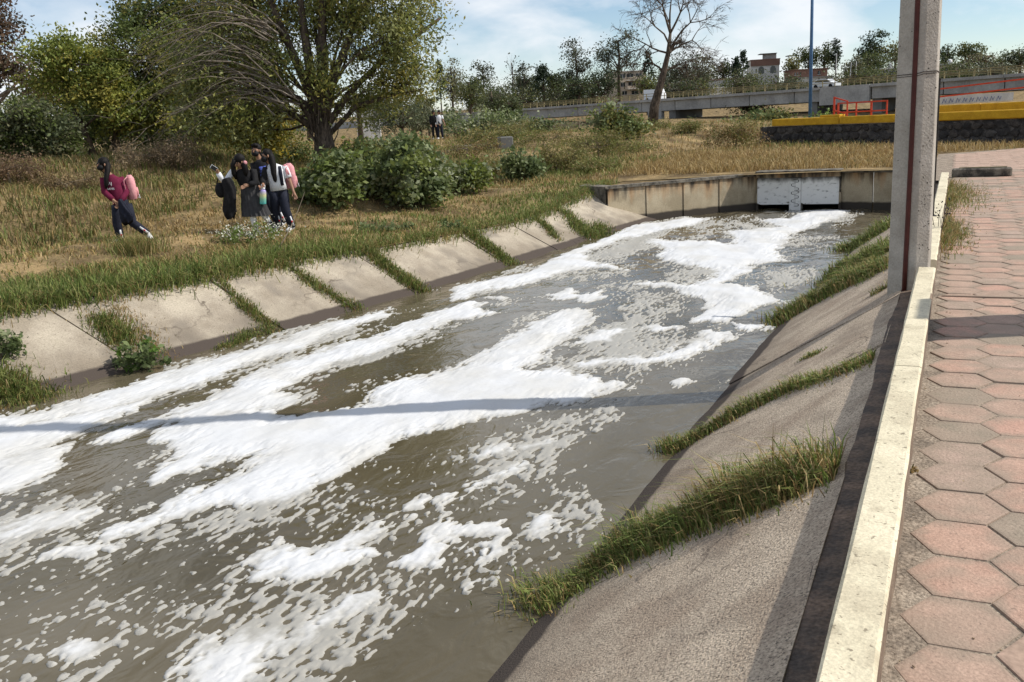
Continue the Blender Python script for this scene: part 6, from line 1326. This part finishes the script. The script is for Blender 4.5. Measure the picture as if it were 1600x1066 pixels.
b3 = G(420, 360) + np.array([-.12, .32, 0]); b3[2] = h1(b3[0], b3[1]); k3 = zf(b3) / FPX
J3 = dict(pelvis=(-4, 68, 0), chest=(-8, 93, 0), neck=(-11, 104, -1), head=(-14, 118, -4), sha=(-22, 98, 2), shb=(6, 98, 2), ela=(-20, 78, -10), elb=(8, 76, -8), wra=(-12, 66, -20), wrb=(-4, 64, -20), hipa=(-8, 60, 0), hipb=(2, 60, 0), kna=(-2, 33, -4), knb=(6, 32, 2), ana=(4, 6, 2), anb=(13, 7, 6), toea=(-3, 1, -6), toeb=(8, 1, -2))
p3, m, fd, hc, rg = person('masked boy in dark jacket with blue print between the two girls', b3, k3, J3, (-.25, -.95, -.05))
torso(p3, m, M_black, .17, .125, .04, 'jacket'); sleeve(p3, m, 'a', M_black); sleeve(p3, m, 'b', M_black); trousers(p3, m, M_navy); shoe(p3, m, 'a', M_black); shoe(p3, m, 'b', M_shoe); mask(p3, hc, fd)
MB().tube([m['pelvis'].lerp(m['chest'], .35) + Vector((.02, -.118, 0)), m['chest'] + Vector((.03, -.122, .02))], [(.075, .02), (.07, .02)], 10, up=(1, 0, 0)).build('blue_print', M_print, p3, True)
hair(p3, hc + Vector((0, .012, .015)), fd, [([(-.05, -.06, .08), (.0, -.08, .10), (.06, -.06, .08)], [.03, .04, .03])], .104)

b4 = G(449, 362); k4 = zf(b4) / FPX
J4 = dict(pelvis=(-6, 68, 0), chest=(-9, 92, 0), neck=(-13, 104, -1), head=(-19, 117, -4), sha=(-22, 97, -2), shb=(6, 97, 4), ela=(-26, 80, -10), elb=(12, 76, 2), wra=(-24, 76, -20), wrb=(17, 60, -2), hipa=(-12, 60, -2), hipb=(-1, 60, 3), kna=(-16, 34, 2), knb=(2, 34, -4), ana=(-14, 10, 8), anb=(8, 7, 0), toea=(-22, 3, 4), toeb=(2, 1, -8))
p4, m, fd, hc, rg = person('student in white polo and navy track pants with long black hair', b4, k4, J4, (-.75, -.62, -.2))
torso(p4, m, M_cloth, .165, .125, .05, 'polo_shirt'); sleeve(p4, m, 'b', M_cloth, False, (.07, .062, .05, .05)); sleeve(p4, m, 'a', M_black); trousers(p4, m, M_navy, (.105, .085, .07)); shoe(p4, m, 'a', M_shoe); shoe(p4, m, 'b', M_shoe); mask(p4, hc, fd)
MB().tube([m['chest'] + Vector((.11, -.075, .10)), m['chest'] + Vector((.125, -.105, -.02)), m['pelvis'] + Vector((.10, -.10, .04))], [(.03, .02), (.035, .02), (.03, .02)], 8).build('navy_side_panel', M_navy, p4, True)
MB().tube([m['shb'] + Vector((.0, -.03, .06)), m['shb'].lerp(m['elb'], .5) + Vector((.03, -.05, 0))], [(.028, .02), (.03, .02)], 8).build('pink_shoulder_stripe', M_pink, p4, True)
hair(p4, hc, fd, [([(.04, .02, .06), (.09, .0, -.04), (.12, -.04, -.17), (.13, -.09, -.32), (.14, -.09, -.44), (.14, -.09, -.48)], [.075, .07, .062, .05, .035, .012]), ([(-.04, .02, .05), (.02, .08, -.1), (.06, .1, -.28)], [.07, .06, .03])], .100)
backpack('coral pink backpack worn by the student in white polo', p4, m['chest'] + Vector((.23, .14, -.09)), .27, .17, .46, -.7, M_pink, m)
bw_ = p4.matrix_basis @ (m['wra'] + Vector((-.03, -.06, -.36)))
bo = thing('water_bottle', 'rainbow gradient water bottle with white cap held by the white polo student', 'bottle', bw_, YAW)
M_bot = bpy.data.materials.new('gradient_plastic'); M_bot.use_nodes = True; n, l = M_bot.node_tree.nodes, M_bot.node_tree.links
tco = n.new('ShaderNodeTexCoord'); sx = n.new('ShaderNodeSeparateXYZ'); l.new(tco.outputs['Object'], sx.inputs[0]); mr = n.new('ShaderNodeMapRange'); mr.inputs[1].default_value = 0; mr.inputs[2].default_value = .26; l.new(sx.outputs[2], mr.inputs[0])
rp = n.new('ShaderNodeValToRGB'); rp.color_ramp.elements[0].color = (.08, .5, .52, 1); rp.color_ramp.elements[1].color = (.32, .25, .62, 1); e = rp.color_ramp.elements.new(.35); e.color = (.25, .55, .4, 1); e = rp.color_ramp.elements.new(.62); e.color = (.6, .58, .3, 1)
l.new(mr.outputs[0], rp.inputs[0]); l.new(rp.outputs[0], n['Principled BSDF'].inputs['Base Color']); n['Principled BSDF'].inputs['Roughness'].default_value = .3
o = MB().tube([(0, 0, 0), (0, 0, .015), (0, 0, .2), (0, 0, .245), (0, 0, .262)], [.05, .058, .058, .05, .036], 16).build('flask', M_bot, bo, True); o2 = MB().tube([(0, 0, .262), (0, 0, .30)], [.036, .036], 14).build('cap', M_cloth, bo, True); o3 = MB().tube([(-.034, 0, .29), (-.03, 0, .345), (.03, 0, .345), (.034, 0, .29)], .008, 6).build('carry_loop', M_cloth, bo, True)
for o in (o, o2, o3): o.rotation_euler = (0, .12, 0)

# couple far behind on the path
for px, lab, top_m, leg_m, fx_ in ((680, 'dark dressed person of the distant couple on the far path', M_black, M_black, (.5, -.8, 0)), (688, 'person in white shirt of the distant couple on the far path', M_cloth, M_navy, (-.4, -.9, 0))):
    bq = base_at(px, 216, 55); kq = 1.0 / 82
    Jq = dict(pelvis=(0, 72, 0), chest=(0, 98, 0), neck=(0, 112, 0), head=(1, 125, -2), sha=(-15, 107, 0), shb=(15, 107, 0), ela=(-20, 86, 2), elb=(20, 86, -4), wra=(-16, 68, -8), wrb=(26, 70, -10), hipa=(-7, 66, 0), hipb=(7, 66, 0), kna=(-8, 36, -4), knb=(9, 36, 3), ana=(-8, 5, 2), anb=(12, 6, 8), toea=(-9, 1, -8), toeb=(10, 1, -2))
    pq, m, fd, hc, rg = person(lab, bq, kq, Jq, fx_); torso(pq, m, top_m, .18, .125, .06, 'shirt'); sleeve(pq, m, 'a', top_m); sleeve(pq, m, 'b', top_m, top_m is M_black); trousers(pq, m, leg_m, stripe=False); shoe(pq, m, 'a', M_shoe); shoe(pq, m, 'b', M_shoe); hair(pq, hc, fd, [] if top_m is M_cloth else [([(0, .05, .02), (.03, .08, -.12), (.03, .08, -.28)], [.07, .06, .03])])
